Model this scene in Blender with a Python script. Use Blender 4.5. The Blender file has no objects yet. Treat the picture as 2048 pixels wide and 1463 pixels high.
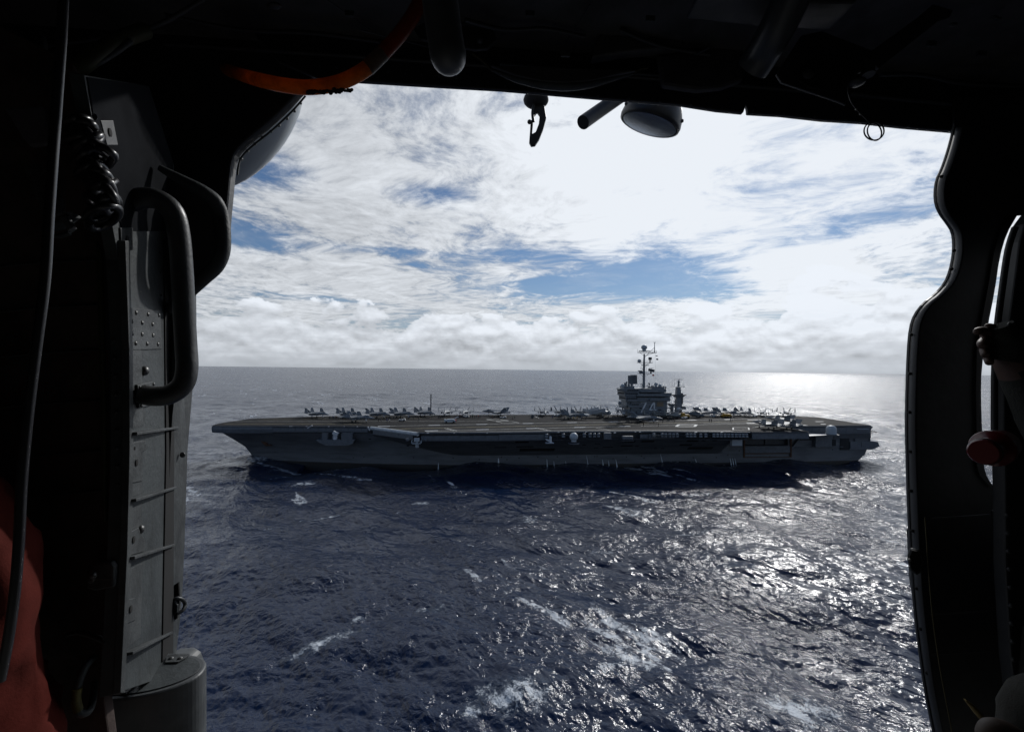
import bpy, bmesh, math, random
import numpy as np
from mathutils import Vector, Matrix, Euler
random.seed(7)
sc = bpy.context.scene
COL = sc.collection
R = math.radians

# ------------------------------------------------------------------ camera, light, exposure
CAM_H = 46.1
ROLL, PITCH, FPX = 0.01143, math.atan(6.8/910), 910.0
cam_d = bpy.data.cameras.new('camera'); cam = bpy.data.objects.new('camera', cam_d); COL.objects.link(cam)
cam_d.sensor_width = 36.0; cam_d.lens = 36.0*FPX/2048; cam_d.clip_start = 0.05; cam_d.clip_end = 90000
cp, sp, cr, sr = math.cos(PITCH), math.sin(PITCH), math.cos(ROLL), math.sin(ROLL)
_fwd = Vector((0, cp, sp)); _r0 = Vector((1, 0, 0)); _u0 = Vector((0, -sp, cp))
_right = _r0*cr + _u0*sr; _up = _u0*cr - _r0*sr
HELI_M = Matrix.Translation((0, 0, CAM_H)) @ Matrix((( _right.x, _fwd.x, _up.x, 0), (_right.y, _fwd.y, _up.y, 0), (_right.z, _fwd.z, _up.z, 0), (0, 0, 0, 1)))
cam.matrix_world = HELI_M @ Matrix.Rotation(R(90), 4, 'X')
sc.camera = cam

SUN_AZ, SUN_EL = 30.0, 32.0          # degrees: azimuth clockwise from +Y, elevation
sun_d = bpy.data.lights.new('sun', 'SUN'); sun = bpy.data.objects.new('sun', sun_d); COL.objects.link(sun)
sun_d.energy = 2.3; sun_d.angle = R(2.2); sun_d.color = (1.0, 0.985, 0.965)
_sd = Vector((math.sin(R(SUN_AZ))*math.cos(R(SUN_EL)), math.cos(R(SUN_AZ))*math.cos(R(SUN_EL)), math.sin(R(SUN_EL))))
sun.rotation_euler = _sd.to_track_quat('Z', 'Y').to_euler()
sun.location = (0, 0, 300)

sc.view_settings.view_transform = 'Standard'; sc.view_settings.look = 'None'
sc.view_settings.exposure = 0.0; sc.view_settings.gamma = 1.0; sc.view_settings.use_curve_mapping = False
sc.render.engine = 'CYCLES'
sc.cycles.max_bounces = 6; sc.cycles.diffuse_bounces = 3; sc.cycles.glossy_bounces = 3
sc.cycles.sample_clamp_indirect = 4.0; sc.cycles.use_denoising = True
sc.cycles.use_adaptive_sampling = True; sc.cycles.adaptive_threshold = 0.015
sc.cycles.sample_clamp_direct = 12.0

# ------------------------------------------------------------------ node maths helper
class X:
    """a value in a node tree, with arithmetic"""
    def __init__(s, nt, sock): s.nt, s.k = nt, sock
    def _m(s, op, *a, clamp=False):
        n = s.nt.nodes.new('ShaderNodeMath'); n.operation = op; n.use_clamp = clamp
        for i, v in enumerate((s,)+a):
            if isinstance(v, X): s.nt.links.new(v.k, n.inputs[i])
            else: n.inputs[i].default_value = v
        return X(s.nt, n.outputs[0])
    def __add__(s, o): return s._m('ADD', o)
    __radd__ = __add__
    def __sub__(s, o): return s._m('SUBTRACT', o)
    def __rsub__(s, o): return (s*-1.0)+o
    def __mul__(s, o): return s._m('MULTIPLY', o)
    __rmul__ = __mul__
    def __truediv__(s, o): return s._m('DIVIDE', o)
    def pow(s, o): return s._m('POWER', o)
    def exp(s): return s._m('EXPONENT')
    def abs(s): return s._m('ABSOLUTE')
    def sin(s): return s._m('SINE')
    def mn(s, o): return s._m('MINIMUM', o)
    def mx(s, o): return s._m('MAXIMUM', o)
    def clamp(s): return s._m('ADD', 0.0, clamp=True)
    def step(s, a, b):
        n = s.nt.nodes.new('ShaderNodeMapRange'); n.interpolation_type = 'SMOOTHSTEP'
        s.nt.links.new(s.k, n.inputs[0])
        for i, v in ((1, a), (2, b)):
            if isinstance(v, X): s.nt.links.new(v.k, n.inputs[i])
            else: n.inputs[i].default_value = v
        return X(s.nt, n.outputs[0])
def comb(nt, *v):
    n = nt.nodes.new('ShaderNodeCombineXYZ')
    for i, a in enumerate(v):
        if isinstance(a, X): nt.links.new(a.k, n.inputs[i])
        else: n.inputs[i].default_value = a
    return X(nt, n.outputs[0])
def sep(nt, sock):
    n = nt.nodes.new('ShaderNodeSeparateXYZ'); nt.links.new(sock, n.inputs[0])
    return [X(nt, n.outputs[i]) for i in range(3)]
def noise(nt, vec, scale, detail=4, rough=0.55, dist=0.0, lac=2.0):
    n = nt.nodes.new('ShaderNodeTexNoise'); n.inputs['Scale'].default_value = scale; n.inputs['Detail'].default_value = detail
    n.inputs['Roughness'].default_value = rough; n.inputs['Distortion'].default_value = dist; n.inputs['Lacunarity'].default_value = lac
    if vec is not None: nt.links.new(vec.k, n.inputs['Vector'])
    return X(nt, n.outputs[0])
def mixc(nt, f, a, b):
    n = nt.nodes.new('ShaderNodeMix'); n.data_type = 'RGBA'
    for i, v in ((0, f), (6, a), (7, b)):
        if isinstance(v, X): nt.links.new(v.k, n.inputs[i])
        elif isinstance(v, tuple): n.inputs[i].default_value = (*v, 1)
        else: n.inputs[i].default_value = v
    return X(nt, n.outputs[2])

# ------------------------------------------------------------------ sky: physical blue with two cloud layers
world = bpy.data.worlds.new("World"); sc.world = world; world.use_nodes = True
nt = world.node_tree; nt.nodes.clear()
wout = nt.nodes.new('ShaderNodeOutputWorld'); bg = nt.nodes.new('ShaderNodeBackground')
SKY_S = 0.1
bg.inputs['Strength'].default_value = SKY_S
nt.links.new(bg.outputs[0], wout.inputs[0])
sky = nt.nodes.new('ShaderNodeTexSky'); sky.sky_type = 'NISHITA'; sky.sun_disc = False
sky.sun_elevation = R(SUN_EL); sky.sun_rotation = R(SUN_AZ); sky.altitude = 50; sky.air_density = 1.0; sky.dust_density = 0.3; sky.ozone_density = 3.0
tc = nt.nodes.new('ShaderNodeTexCoord')
dx, dy, dz = sep(nt, tc.outputs['Generated'])
az = dx._m('ARCTAN2', dy)*57.2958
el = dz._m('ARCSINE')*57.2958
elp = el.mx(0.0)
def bump_sum(items):
    tot = None
    for (a, e, ra, re, amp) in items:
        g = ((((az-a)/ra).pow(2.0)+((el-e)/re).pow(2.0))*-1.0).exp()*amp
        tot = g if tot is None else tot+g
    return tot
# --- high broken layer, laid out on a flat ceiling so that it runs to the horizon in perspective
zz = dz.mx(0.0)+0.045
pvec = comb(nt, dx/zz, dy/zz, 0.0)
warp = noise(nt, pvec, 0.55, 3, 0.5)
wv = comb(nt, dx/zz+(warp-0.5)*1.7, dy/zz+(warp-0.5)*-1.1, 0.3)
n1 = noise(nt, wv, 0.62, 9, 0.60, 0.25)
n2 = noise(nt, wv, 2.6, 8, 0.66, 0.5)
dens = n1*0.60+n2*0.40
lay = bump_sum([
  #  az    el   raz  rel   amount ( + cloud, - clear )
  (15.5, 11.2, 8.0, 2.0, -0.28), (4.5, 10.3, 6.0, 1.6, -0.20), (24.0, 9.3, 6.0, 1.7, -0.17),
  (-30.5, 13.6, 5.0, 1.5, -0.22), (-10.5, 20.5, 5.5, 1.3, -0.15), (-29.0, 20.8, 5.5, 1.9, -0.19),
  (-24.0, 8.0, 6.5, 0.8, -0.13), (-15.0, 14.0, 8.0, 0.6, -0.09), (2.0, 14.2, 8.0, 0.7, -0.09), (30.5, 23.6, 4.0, 1.7, -0.05), (30.0, 19.2, 5.0, 1.4, -0.02),
  (34.0, 13.5, 4.5, 1.0, -0.08), (-21.0, 17.0, 7.0, 2.4, 0.10), (11.0, 22.0, 11.0, 5.5, 0.10), (33.0, 11.0, 4.5, 1.9, 0.24), (-22.0, 27.0, 9.0, 3.0, 0.04)])
n3 = noise(nt, wv, 8.0, 7, 0.68, 0.2)
back = az.abs().step(58.0, 115.0)*0.17+el.step(36.0, 62.0)*0.10  # cloud thinned out of view, shaped to dim the fill on hull and sea
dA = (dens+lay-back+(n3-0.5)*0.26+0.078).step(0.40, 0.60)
# brightening of the veil round the hidden sun
sdot = (dx*_sd.x+dy*_sd.y+dz*_sd.z).mx(0.0)
glow = sdot.pow(7.0)*0.42+sdot.pow(40.0)*0.35
glow2 = bump_sum([(14.0, 22.0, 17.0, 9.0, 0.22), (30.0, 13.0, 14.0, 6.0, 0.16), (30.0, 26.0, 16.0, 9.0, 0.12)])
txt = (n2-0.5)*0.55+(n1-0.5)*0.5
bA = (0.55+txt*0.95+(n3-0.5)*0.65+(dA-0.6)*0.12+glow*0.9+glow2*0.72).mn(0.90).mx(0.30)
# --- low cumulus bank near the horizon
cvec = comb(nt, az*0.12, el*0.21, 3.1)
cvec2 = comb(nt, az*0.12+0.02, el*0.21+0.15, 3.1)
c1 = noise(nt, cvec, 1.6, 9, 0.54, 0.15)
c2 = noise(nt, cvec2, 1.6, 4, 0.50, 0.15)
tops = bump_sum([(-5.0, 9.0, 12.0, 3.0, 1.9), (-17.0, 9.0, 5.0, 3.0, 0.7), (24.5, 9.0, 2.3, 3.0, 2.5), (33.0, 10.0, 4.0, 3.2, 4.2), (40.0, 8.0, 6.0, 4.0, 2.5), (10.0, 7.0, 5.0, 3.0, 0.8)])
edge = (c1-0.5)*11.0+(5.9-el)+tops
dB = edge.step(-0.12, 0.42)
shade = ((c1-c2)*2.4+(c1-0.5)*0.6)
bB = (0.65+shade*0.44+(c1-0.5)*0.2+glow*0.75+glow2*0.9+(el-4.0)*0.020).mn(0.90).mx(0.33)
# --- flat grey strips right above the horizon
svec = comb(nt, az*0.06, el*1.1, 9.0)
s1 = noise(nt, svec, 1.0, 6, 0.55)
dS = (s1+(3.0-el)*0.05).step(0.45, 0.62)*el.step(5.5, 2.0)
bS = (0.52+glow*0.55+glow2*0.4)
def grey(b, tint):   # brightness -> colour / strength
    return comb(nt, b*(tint[0]/SKY_S), b*(tint[1]/SKY_S), b*(tint[2]/SKY_S))
blue_n = nt.nodes.new('ShaderNodeMix'); blue_n.data_type = 'RGBA'; blue_n.blend_type = 'MULTIPLY'
blue_n.inputs[0].default_value = 1.0; nt.links.new(sky.outputs[0], blue_n.inputs[6]); blue_n.inputs[7].default_value = (0.42, 0.52, 0.62, 1)
blue = X(nt, blue_n.outputs[2])
hz = (elp*-0.20).exp()
base = mixc(nt, hz*0.75, blue, grey(0.50+glow*0.4, (0.90, 0.97, 1.08)))
thin = (n2-0.38).step(0.0, 0.45)*0.22
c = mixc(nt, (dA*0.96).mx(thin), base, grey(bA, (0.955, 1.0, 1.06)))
c = mixc(nt, dB*0.93, c, grey(bB, (0.945, 1.0, 1.08)))
c = mixc(nt, dS*0.5, c, grey(bS, (0.93, 0.99, 1.08)))
c = mixc(nt, (elp*-1.1).exp()*0.8, c, grey(0.45+glow*0.55+glow2*0.4, (0.92, 0.99, 1.08)))
# below the horizon: sea-coloured
c = mixc(nt, el.step(-0.3, -1.0), c, (0.25, 0.35, 0.6))
nt.links.new(c.k, bg.inputs['Color'])
world.cycles.sampling_method = 'MANUAL'; world.cycles.sample_map_resolution = 512

# ------------------------------------------------------------------ generic helpers
def tag(o, label=None, cat=None, group=None, kind=None):
    if label: o['label'] = label
    if cat: o['category'] = cat
    if group: o['group'] = group
    if kind: o['kind'] = kind
    return o
def empty(name, loc=(0, 0, 0), rot=(0, 0, 0), parent=None, size=0.3):
    o = bpy.data.objects.new(name, None); COL.objects.link(o); o.empty_display_size = size
    o.location = loc; o.rotation_euler = rot
    if parent: o.parent = parent
    return o
def link_mesh(name, verts, faces, mat, parent=None, smooth=False):
    me = bpy.data.meshes.new(name); me.from_pydata([tuple(v) for v in verts], [], faces); me.validate(); me.update()
    if smooth:
        me.polygons.foreach_set('use_smooth', [True]*len(me.polygons))
    if mat: me.materials.append(mat)
    o = bpy.data.objects.new(name, me); COL.objects.link(o)
    if parent: o.parent = parent
    return o
class MB:
    """collects simple solids, then links them as one mesh object"""
    def __init__(s): s.v, s.f, s.sm = [], [], []
    def add(s, vs, fs, smooth=False):
        b = len(s.v); s.v += [tuple(v) for v in vs]; s.f += [tuple(i+b for i in f) for f in fs]; s.sm += [smooth]*len(fs); return s
    def box(s, c, d, rot=None):
        hx, hy, hz = d[0]/2, d[1]/2, d[2]/2
        vs = [Vector((x*hx, y*hy, z*hz)) for z in (-1, 1) for x, y in ((-1, -1), (1, -1), (1, 1), (-1, 1))]
        if rot is not None:
            m = Euler(rot).to_matrix(); vs = [m @ v for v in vs]
        vs = [v+Vector(c) for v in vs]
        return s.add(vs, [(3, 2, 1, 0), (4, 5, 6, 7), (0, 1, 5, 4), (1, 2, 6, 5), (2, 3, 7, 6), (3, 0, 4, 7)])
    def bx(s, x0, x1, y0, y1, z0, z1): return s.box(((x0+x1)/2, (y0+y1)/2, (z0+z1)/2), (abs(x1-x0), abs(y1-y0), abs(z1-z0)))
    def tube(s, pts, r, n=8, smooth=True, cap=True, flat=1.0):
        pts = [Vector(p) for p in pts]; rs = r if isinstance(r, (list, tuple)) else [r]*len(pts)
        rings = []; up = None
        for i, p in enumerate(pts):
            t = (pts[min(i+1, len(pts)-1)]-pts[max(i-1, 0)]).normalized()
            if up is None: up = Vector((0, 0, 1)) if abs(t.z) < 0.9 else Vector((1, 0, 0))
            a = t.cross(up).normalized(); b = a.cross(t).normalized(); up = b
            rings.append([p+(a*math.cos(2*math.pi*k/n)+b*math.sin(2*math.pi*k/n)*flat)*rs[i] for k in range(n)])
        vs = [v for rg in rings for v in rg]; fs = []
        for i in range(len(pts)-1):
            for k in range(n): fs.append((i*n+k, i*n+(k+1) % n, (i+1)*n+(k+1) % n, (i+1)*n+k))
        s.add(vs, fs, smooth)
        if cap:
            s.add(rings[0], [tuple(range(n))[::-1]]); s.add(rings[-1], [tuple(range(n))])
        return s
    def sphere(s, c, r, n=12, m=8, scale=(1, 1, 1)):
        vs = []; fs = []
        for j in range(m+1):
            th = math.pi*j/m
            for k in range(n):
                ph = 2*math.pi*k/n
                vs.append((c[0]+r*scale[0]*math.sin(th)*math.cos(ph), c[1]+r*scale[1]*math.sin(th)*math.sin(ph), c[2]+r*scale[2]*math.cos(th)))
        for j in range(m):
            for k in range(n): fs.append((j*n+k, (j+1)*n+k, (j+1)*n+(k+1) % n, j*n+(k+1) % n))
        return s.add(vs, fs, True)
    def prism(s, poly, axis, a0, a1):
        """poly: 2-D outline; axis the extrusion axis (0,1,2); remaining axes in order"""
        n = len(poly); vs = []
        for a in (a0, a1):
            for p in poly:
                q = list(p); q.insert(axis, a); vs.append(q)
        fs = [tuple(range(n))[::-1], tuple(range(n, 2*n))]+[(i, (i+1) % n, n+(i+1) % n, n+i) for i in range(n)]
        return s.add(vs, fs)
    def loft(s, rings, closed=True, caps=True, smooth=True):
        n = len(rings[0]); vs = [v for r_ in rings for v in r_]; fs = []
        for i in range(len(rings)-1):
            for k in range(n if closed else n-1): fs.append((i*n+k, i*n+(k+1) % n, (i+1)*n+(k+1) % n, (i+1)*n+k))
        s.add(vs, fs, smooth)
        if caps:
            s.add(rings[0], [tuple(range(n))[::-1]]); s.add(rings[-1], [tuple(range(n))])
        return s
    def build(s, name, mat, parent=None, bevel=0, fix=True, seg=2):
        me = bpy.data.meshes.new(name); me.from_pydata(s.v, [], s.f); me.validate()
        if len(me.polygons) == len(s.sm): me.polygons.foreach_set('use_smooth', s.sm)
        if fix:
            bm = bmesh.new(); bm.from_mesh(me); bmesh.ops.recalc_face_normals(bm, faces=bm.faces); bm.to_mesh(me); bm.free()
        me.materials.append(mat); me.update()
        o = bpy.data.objects.new(name, me); COL.objects.link(o)
        if parent: o.parent = parent
        if bevel:
            m = o.modifiers.new('bevel', 'BEVEL'); m.width = bevel; m.segments = seg; m.limit_method = 'ANGLE'; m.angle_limit = R(35)
        return o
def mat(name, col, rough=0.6, metal=0.0, var=0.0, vscale=3.0, bump=0.0, bscale=20.0, col2=None, spec=0.5, stretch=(1, 1, 1), detail=5, coat=0.0, trans=0.0):
    m = bpy.data.materials.new(name); m.use_nodes = True; t = m.node_tree; p = t.nodes['Principled BSDF']
    p.inputs['Base Color'].default_value = (*col, 1); p.inputs['Roughness'].default_value = rough; p.inputs['Metallic'].default_value = metal
    p.inputs['Specular IOR Level'].default_value = spec; p.inputs['Coat Weight'].default_value = coat
    p.inputs['Transmission Weight'].default_value = trans
    if var or bump:
        tcn = t.nodes.new('ShaderNodeTexCoord'); mp = t.nodes.new('ShaderNodeMapping'); mp.inputs['Scale'].default_value = stretch
        t.links.new(tcn.outputs['Object'], mp.inputs[0]); vec = X(t, mp.outputs[0])
    if var:
        n = noise(t, vec, vscale, detail, 0.6)
        c2 = col2 or tuple(x*(1-var) for x in col)
        cc = mixc(t, n.step(0.38, 0.68), tuple(min(1, x*(1+var*0.5)) for x in col), c2)
        t.links.new(cc.k, p.inputs['Base Color'])
        rr = n*0.25+(rough-0.125); t.links.new(rr.clamp().k, p.inputs['Roughness'])
    if bump:
        n = noise(t, vec, bscale, 4, 0.6); b = t.nodes.new('ShaderNodeBump'); b.inputs['Strength'].default_value = bump; b.inputs['Distance'].default_value = 0.01
        t.links.new(n.k, b.inputs['Height']); t.links.new(b.outputs[0], p.inputs['Normal'])
    return m
def copy_tree(o, parent=None):
    c_ = o.copy(); COL.objects.link(c_); c_.parent = parent
    for ch in o.children: copy_tree(ch, c_)
    return c_
# ------------------------------------------------------------------ the sea
HEAD = -3.0334793501892836; SHIP_O = Vector((187.01665743, 258.28848533, 0))
SU = np.array([math.cos(HEAD), math.sin(HEAD)]); SV = np.array([-SU[1], SU[0]])
SO = np.array([SHIP_O.x, SHIP_O.y])
def ocean_tile(N, L, wind, wdir, amp, seed, lo=0.0, hi=1e9, spread=2):
    rng = np.random.default_rng(seed)
    k1 = np.fft.fftfreq(N, L/N)*2*np.pi
    kx, ky = np.meshgrid(k1, k1, indexing='ij'); k = np.hypot(kx, ky); k[0, 0] = 1e-6
    Lw = wind**2/9.81
    cosf = (kx*math.cos(wdir)+ky*math.sin(wdir))/k
    ph = np.exp(-1/(k*Lw)**2)/k**4*(0.12+0.88*np.abs(cosf)**spread)*np.exp(-(k*0.05)**2)
    wl = 2*np.pi/k; ph = ph*(wl > lo)*(wl < hi); ph[0, 0] = 0
    h = (rng.standard_normal((N, N))+1j*rng.standard_normal((N, N)))*np.sqrt(ph)
    hf = np.real(np.fft.ifft2(h)); s = hf.std(); sc_ = amp/s
    dxf = np.real(np.fft.ifft2(1j*kx/k*h))*sc_; dyf = np.real(np.fft.ifft2(1j*ky/k*h))*sc_
    # folding of the surface: where the jacobian is small the crest breaks
    def grad(a, kk): return np.real(np.fft.ifft2(1j*kk*np.fft.fft2(a)))
    lam = 1.1
    J = (1-lam*grad(dxf, kx))*(1-lam*grad(dyf, ky))-lam*lam*grad(dxf, ky)*grad(dyf, kx)
    return dict(N=N, L=L, h=hf*sc_, dx=dxf, dy=dyf, J=J, rot=wdir*0.0)
def sample(t, key, x, y, rot):
    c_, s_ = math.cos(rot), math.sin(rot)
    u = (x*c_+y*s_)/t['L']*t['N']; v = (-x*s_+y*c_)/t['L']*t['N']
    i = np.floor(u).astype(np.int64); j = np.floor(v).astype(np.int64); fu = u-i; fv = v-j
    N = t['N']; i0, j0, i1, j1 = i % N, j % N, (i+1) % N, (j+1) % N
    a = t[key]
    return a[i0, j0]*(1-fu)*(1-fv)+a[i1, j0]*fu*(1-fv)+a[i0, j1]*(1-fu)*fv+a[i1, j1]*fu*fv
WDIR = R(215)
T1 = ocean_tile(512, 640.0, 13.0, WDIR, 0.62, 11, lo=6.0, spread=2)
T2 = ocean_tile(512, 131.0, 8.0, WDIR+0.35, 0.18, 5, lo=0.8, hi=24.0, spread=2)
T3 = ocean_tile(256, 37.0, 5.0, WDIR-0.5, 0.042, 9, lo=0.3, hi=4.5, spread=1)
NR, NA = 760, 1180
vv = np.linspace(1.0, 0.0, NR)
v0, v1 = 900.0, 0.65
vrow = v1+(v0-v1)*vv**1.35
rad = CAM_H*910.0/vrow
rad = np.concatenate([[0.5, 8.0, 20.0, 32.0], rad[rad > 42.0]])
azd = np.concatenate([np.linspace(-56, 56, NA), np.linspace(56, 304, 70)[1:-1]])*np.pi/180
Rg, Ag = np.meshgrid(rad, azd, indexing='ij'); nr, na = Rg.shape
wx, wy = Rg*np.sin(Ag), Rg*np.cos(Ag)
front = (np.abs(((Ag+np.pi) % (2*np.pi))-np.pi) < R(56.5))
drow = np.gradient(rad)[:, None]*np.ones_like(Rg)
gap = np.maximum(drow, Rg*np.where(front, R(112/NA), R(3.5)))
f1 = np.clip(1.6-gap/14.0, 0.0, 1); f2 = np.clip(1.5-gap/2.6, 0, 1); f3 = np.clip(1.4-gap/0.75, 0, 1)
ex = np.zeros_like(wx); ey = np.zeros_like(wx); ez = np.zeros_like(wx); foam = np.zeros_like(wx)
for T, f, rot, ch in ((T1, f1, 0.0, 0.9), (T1, f1*0.45, 1.07, 0.8), (T2, f2, 0.2, 1.0), (T3, f3, 0.5, 0.9)):
    ez += sample(T, 'h', wx, wy, rot)*f
    hx, hy = sample(T, 'dx', wx, wy, rot)*f*ch, sample(T, 'dy', wx, wy, rot)*f*ch
    c_, s_ = math.cos(rot), math.sin(rot)
    ex += hx*c_-hy*s_; ey += hx*s_+hy*c_
J1 = sample(T1, 'J', wx, wy, 0.0); J2 = sample(T2, 'J', wx, wy, 0.2)
foam = np.clip((0.60-J1)/0.34, 0, 1)*np.clip((0.80-J2)/0.5, 0, 1)*0.9
# ship's own waves: bow wave, quarter waves and slick along the hull
ss = (wx-SO[0])*SU[0]+(wy-SO[1])*SU[1]; tt = (wx-SO[0])*SV[0]+(wy-SO[1])*SV[1]
near = np.exp(-np.clip(np.abs(tt)-21, 0, None)/16.0)*(ss > -60)*(ss < 330)
ez += near*(1.05*np.sin((ss-300)/52.0*2*np.pi)*np.clip(1-np.abs((ss-150)/190.0)**4, 0, 1)-0.25)
bw = np.exp(-((ss-318)/9.0)**2-(tt/7.0)**2); ez += bw*1.3
inside = (np.abs(tt) < 19.0)*(ss > 12)*(ss < 290)
ez = np.where(inside, np.minimum(ez, 0.0)-1.5, ez)
hullfoam = np.exp(-np.abs(np.abs(tt)-21.5)/1.6)*(ss > 10)*(ss < 300)*(0.62+0.3*np.sin(ss/9.0)*np.sin(ss/23.0))
wake = np.exp(-(tt/24.0)**2)*(ss < 3)*np.exp(np.minimum(ss, 0)/220.0)*0.62
bowf = np.exp(-((ss-311)/6.0)**2)*np.exp(-((np.abs(tt)-3)/4.0)**2)*1.15
curl = np.exp(-((tt-(318-ss)*0.55-6)/2.2)**2)*(ss > 250)*(ss < 316)*0.85
foam = np.clip(foam+hullfoam+wake+bowf+curl, 0, 1.3)
# a few large breaking patches near the helicopter
def patch(px, py, rx, ry, ang, a):
    c_, s_ = math.cos(ang), math.sin(ang); u = (wx-px)*c_+(wy-py)*s_; v = -(wx-px)*s_+(wy-py)*c_
    return a*np.exp(-(u/(rx*1.15))**2-(v/(ry*1.2))**2)
FOAM_PATCHES = [(-30.3, 76.5, 6.5, 1.7, 0.75, 1.0), (-27.5, 83.4, 2.2, 0.9, 0.9, .9), (1.0, 63.8, 5.5, 3.0, 0.1, 1.1), (-4.2, 61.8, 2.2, 1.2, 0.3, .9), (14.3, 69.7, 5.0, 0.9, 0.5, .85), (18.6, 72.4, 1.0, 2.2, 0.3, .95), (38.9, 62.0, 6.5, 3.6, 0.1, 1.05), (-59.3, 142, 10.5, 0.9, 0.65, .8), (-68, 132, 5.0, 0.7, 0.6, .7), (-30.4, 157.6, 3.0, 0.8, 0.1, 1.1), (6.1, 140.5, 2.6, 3.5, 0.1, .85), (39.8, 145.6, 5, 4.0, 0.1, .7), (-14.5, 86.2, 3.6, 1.5, 0.2, .75), (-81.9, 181.6, 6, 2.2, 0.2, .9), (-97.1, 191.9, 7, 0.9, 0.25, .75), (28.3, 91.8, 2.5, 1.0, -0.3, .7), (58.4, 68.3, 2.2, .5, -0.4, 1.0), (24, 118, 5, 1.6, 0.1, .65), (52, 128, 6, 2.2, 0, .6), (70, 172, 9, 3.0, 0.1, .75), (86, 178, 6, 3.0, 0.1, .7)]
for q in FOAM_PATCHES:
    foam = np.maximum(foam, patch(*q))
wx2, wy2 = wx-ex, wy-ey
verts = np.stack([wx2, wy2, ez], -1).reshape(-1, 3).astype(np.float32)
idx = np.arange(nr*na).reshape(nr, na)
a_ = idx[:-1]; b_ = idx[1:]; an = np.roll(a_, -1, 1); bn = np.roll(b_, -1, 1)
quads = np.stack([a_, an, bn, b_], -1).reshape(-1, 4)[:, ::-1].astype(np.int32)
me = bpy.data.meshes.new('sea'); me.vertices.add(len(verts)); me.vertices.foreach_set('co', verts.ravel())
me.loops.add(quads.size); me.loops.foreach_set('vertex_index', quads.ravel())
me.polygons.add(len(quads)); me.polygons.foreach_set('loop_start', np.arange(0, quads.size, 4, dtype=np.int32))
me.polygons.foreach_set('loop_total', np.full(len(quads), 4, np.int32)); me.polygons.foreach_set('use_smooth', np.ones(len(quads), bool))
at = me.attributes.new('foam', 'FLOAT', 'POINT'); at.data.foreach_set('value', foam.reshape(-1).astype(np.float32))
me.update()
sea = bpy.data.objects.new('sea', me); COL.objects.link(sea); tag(sea, kind='structure')
m = bpy.data.materials.new('sea_water'); m.use_nodes = True; t = m.node_tree; p = t.nodes['Principled BSDF']
geo = t.nodes.new('ShaderNodeNewGeometry'); px_, py_, pz_ = sep(t, geo.outputs['Position'])
fa = t.nodes.new('ShaderNodeAttribute'); fa.attribute_name = 'foam'; fo = X(t, fa.outputs['Fac'])
cdv = X(t, geo.outputs['Position'])
u_ = px_*math.cos(WDIR)+py_*math.sin(WDIR); w_ = px_*-math.sin(WDIR)+py_*math.cos(WDIR)
soft0 = noise(t, comb(t, px_, py_, 3.0), 0.05, 3, 0.5)
cd = comb(t, u_*1.0+soft0*3.0, w_*0.8, 0.0)
r1 = noise(t, cd, 0.66, 4, 0.56, 0.35)
r2 = noise(t, comb(t, u_, w_*0.5, 4.0), 2.6, 3, 0.6, 0.6)
gust = noise(t, comb(t, px_, py_, 0.0), 0.006, 3, 0.5)
bmp = t.nodes.new('ShaderNodeBump'); bmp.inputs['Strength'].default_value = 1.0; bmp.inputs['Distance'].default_value = 1.0
r0 = noise(t, comb(t, u_*0.9, w_*0.35, 2.0), 0.11, 4, 0.6, 0.3)
dist = (px_*px_+py_*py_).pow(0.5)
far = dist.step(140.0, 900.0)
calm = noise(t, comb(t, px_, py_, 0.0), 0.035, 4, 0.6, 0.5).step(0.36, 0.66)
r3 = noise(t, comb(t, u_, w_*0.6, 8.0), 4.5, 5, 0.68, 0.8)
hgt = r1*(calm*0.55+far*0.30+0.24)+r2*(calm*0.05+0.02)+r3*0.012+r0*(far*2.0+1.9); t.links.new(hgt.k, bmp.inputs['Height'])
def ridge(n, w): return ((n-0.5).abs()*(1.0/w)*-1.0+1.0).clamp()
l1 = ridge(noise(t, comb(t, px_, py_*1.0, pz_), 0.75, 5, 0.62, 1.6), 0.055); l2 = ridge(noise(t, comb(t, px_, py_*1.2, 5.0), 1.9, 4, 0.6, 1.2), 0.075)
lace = l1.mx(l2*0.8); soft = noise(t, comb(t, px_, py_, pz_), 0.5, 6, 0.65, 0.6)
wc = noise(t, comb(t, u_, w_*0.22, 7.0), 0.075, 2, 0.5).step(0.60, 0.68)*noise(t, comb(t, u_, w_*0.3, 1.0), 0.30, 3, 0.6).step(0.46, 0.60)
fq = (fo*(soft*1.1+0.35)).mx(wc*0.95)
ff = (fq*0.80+lace*0.50+(soft-0.5)*1.9-0.77+far*0.27).step(0.0, 0.42)*fq.step(0.08, 0.45)
col = mixc(t, ff, mixc(t, fo.step(0.15, 0.9)*0.6*soft, (0.0036, 0.0120, 0.038), (0.030, 0.055, 0.085)), (0.52, 0.56, 0.60))
t.links.new(col.k, p.inputs['Base Color'])
rr = ff*0.5+0.125+far*0.115+(gust-0.5)*0.06; t.links.new(rr.clamp().k, p.inputs['Roughness'])
p.inputs['IOR'].default_value = 1.333; sp_ = far*-0.22+0.46; t.links.new(sp_.k, p.inputs['Specular IOR Level'])
t.links.new(bmp.outputs[0], p.inputs['Normal'])
me.materials.append(m)
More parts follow.
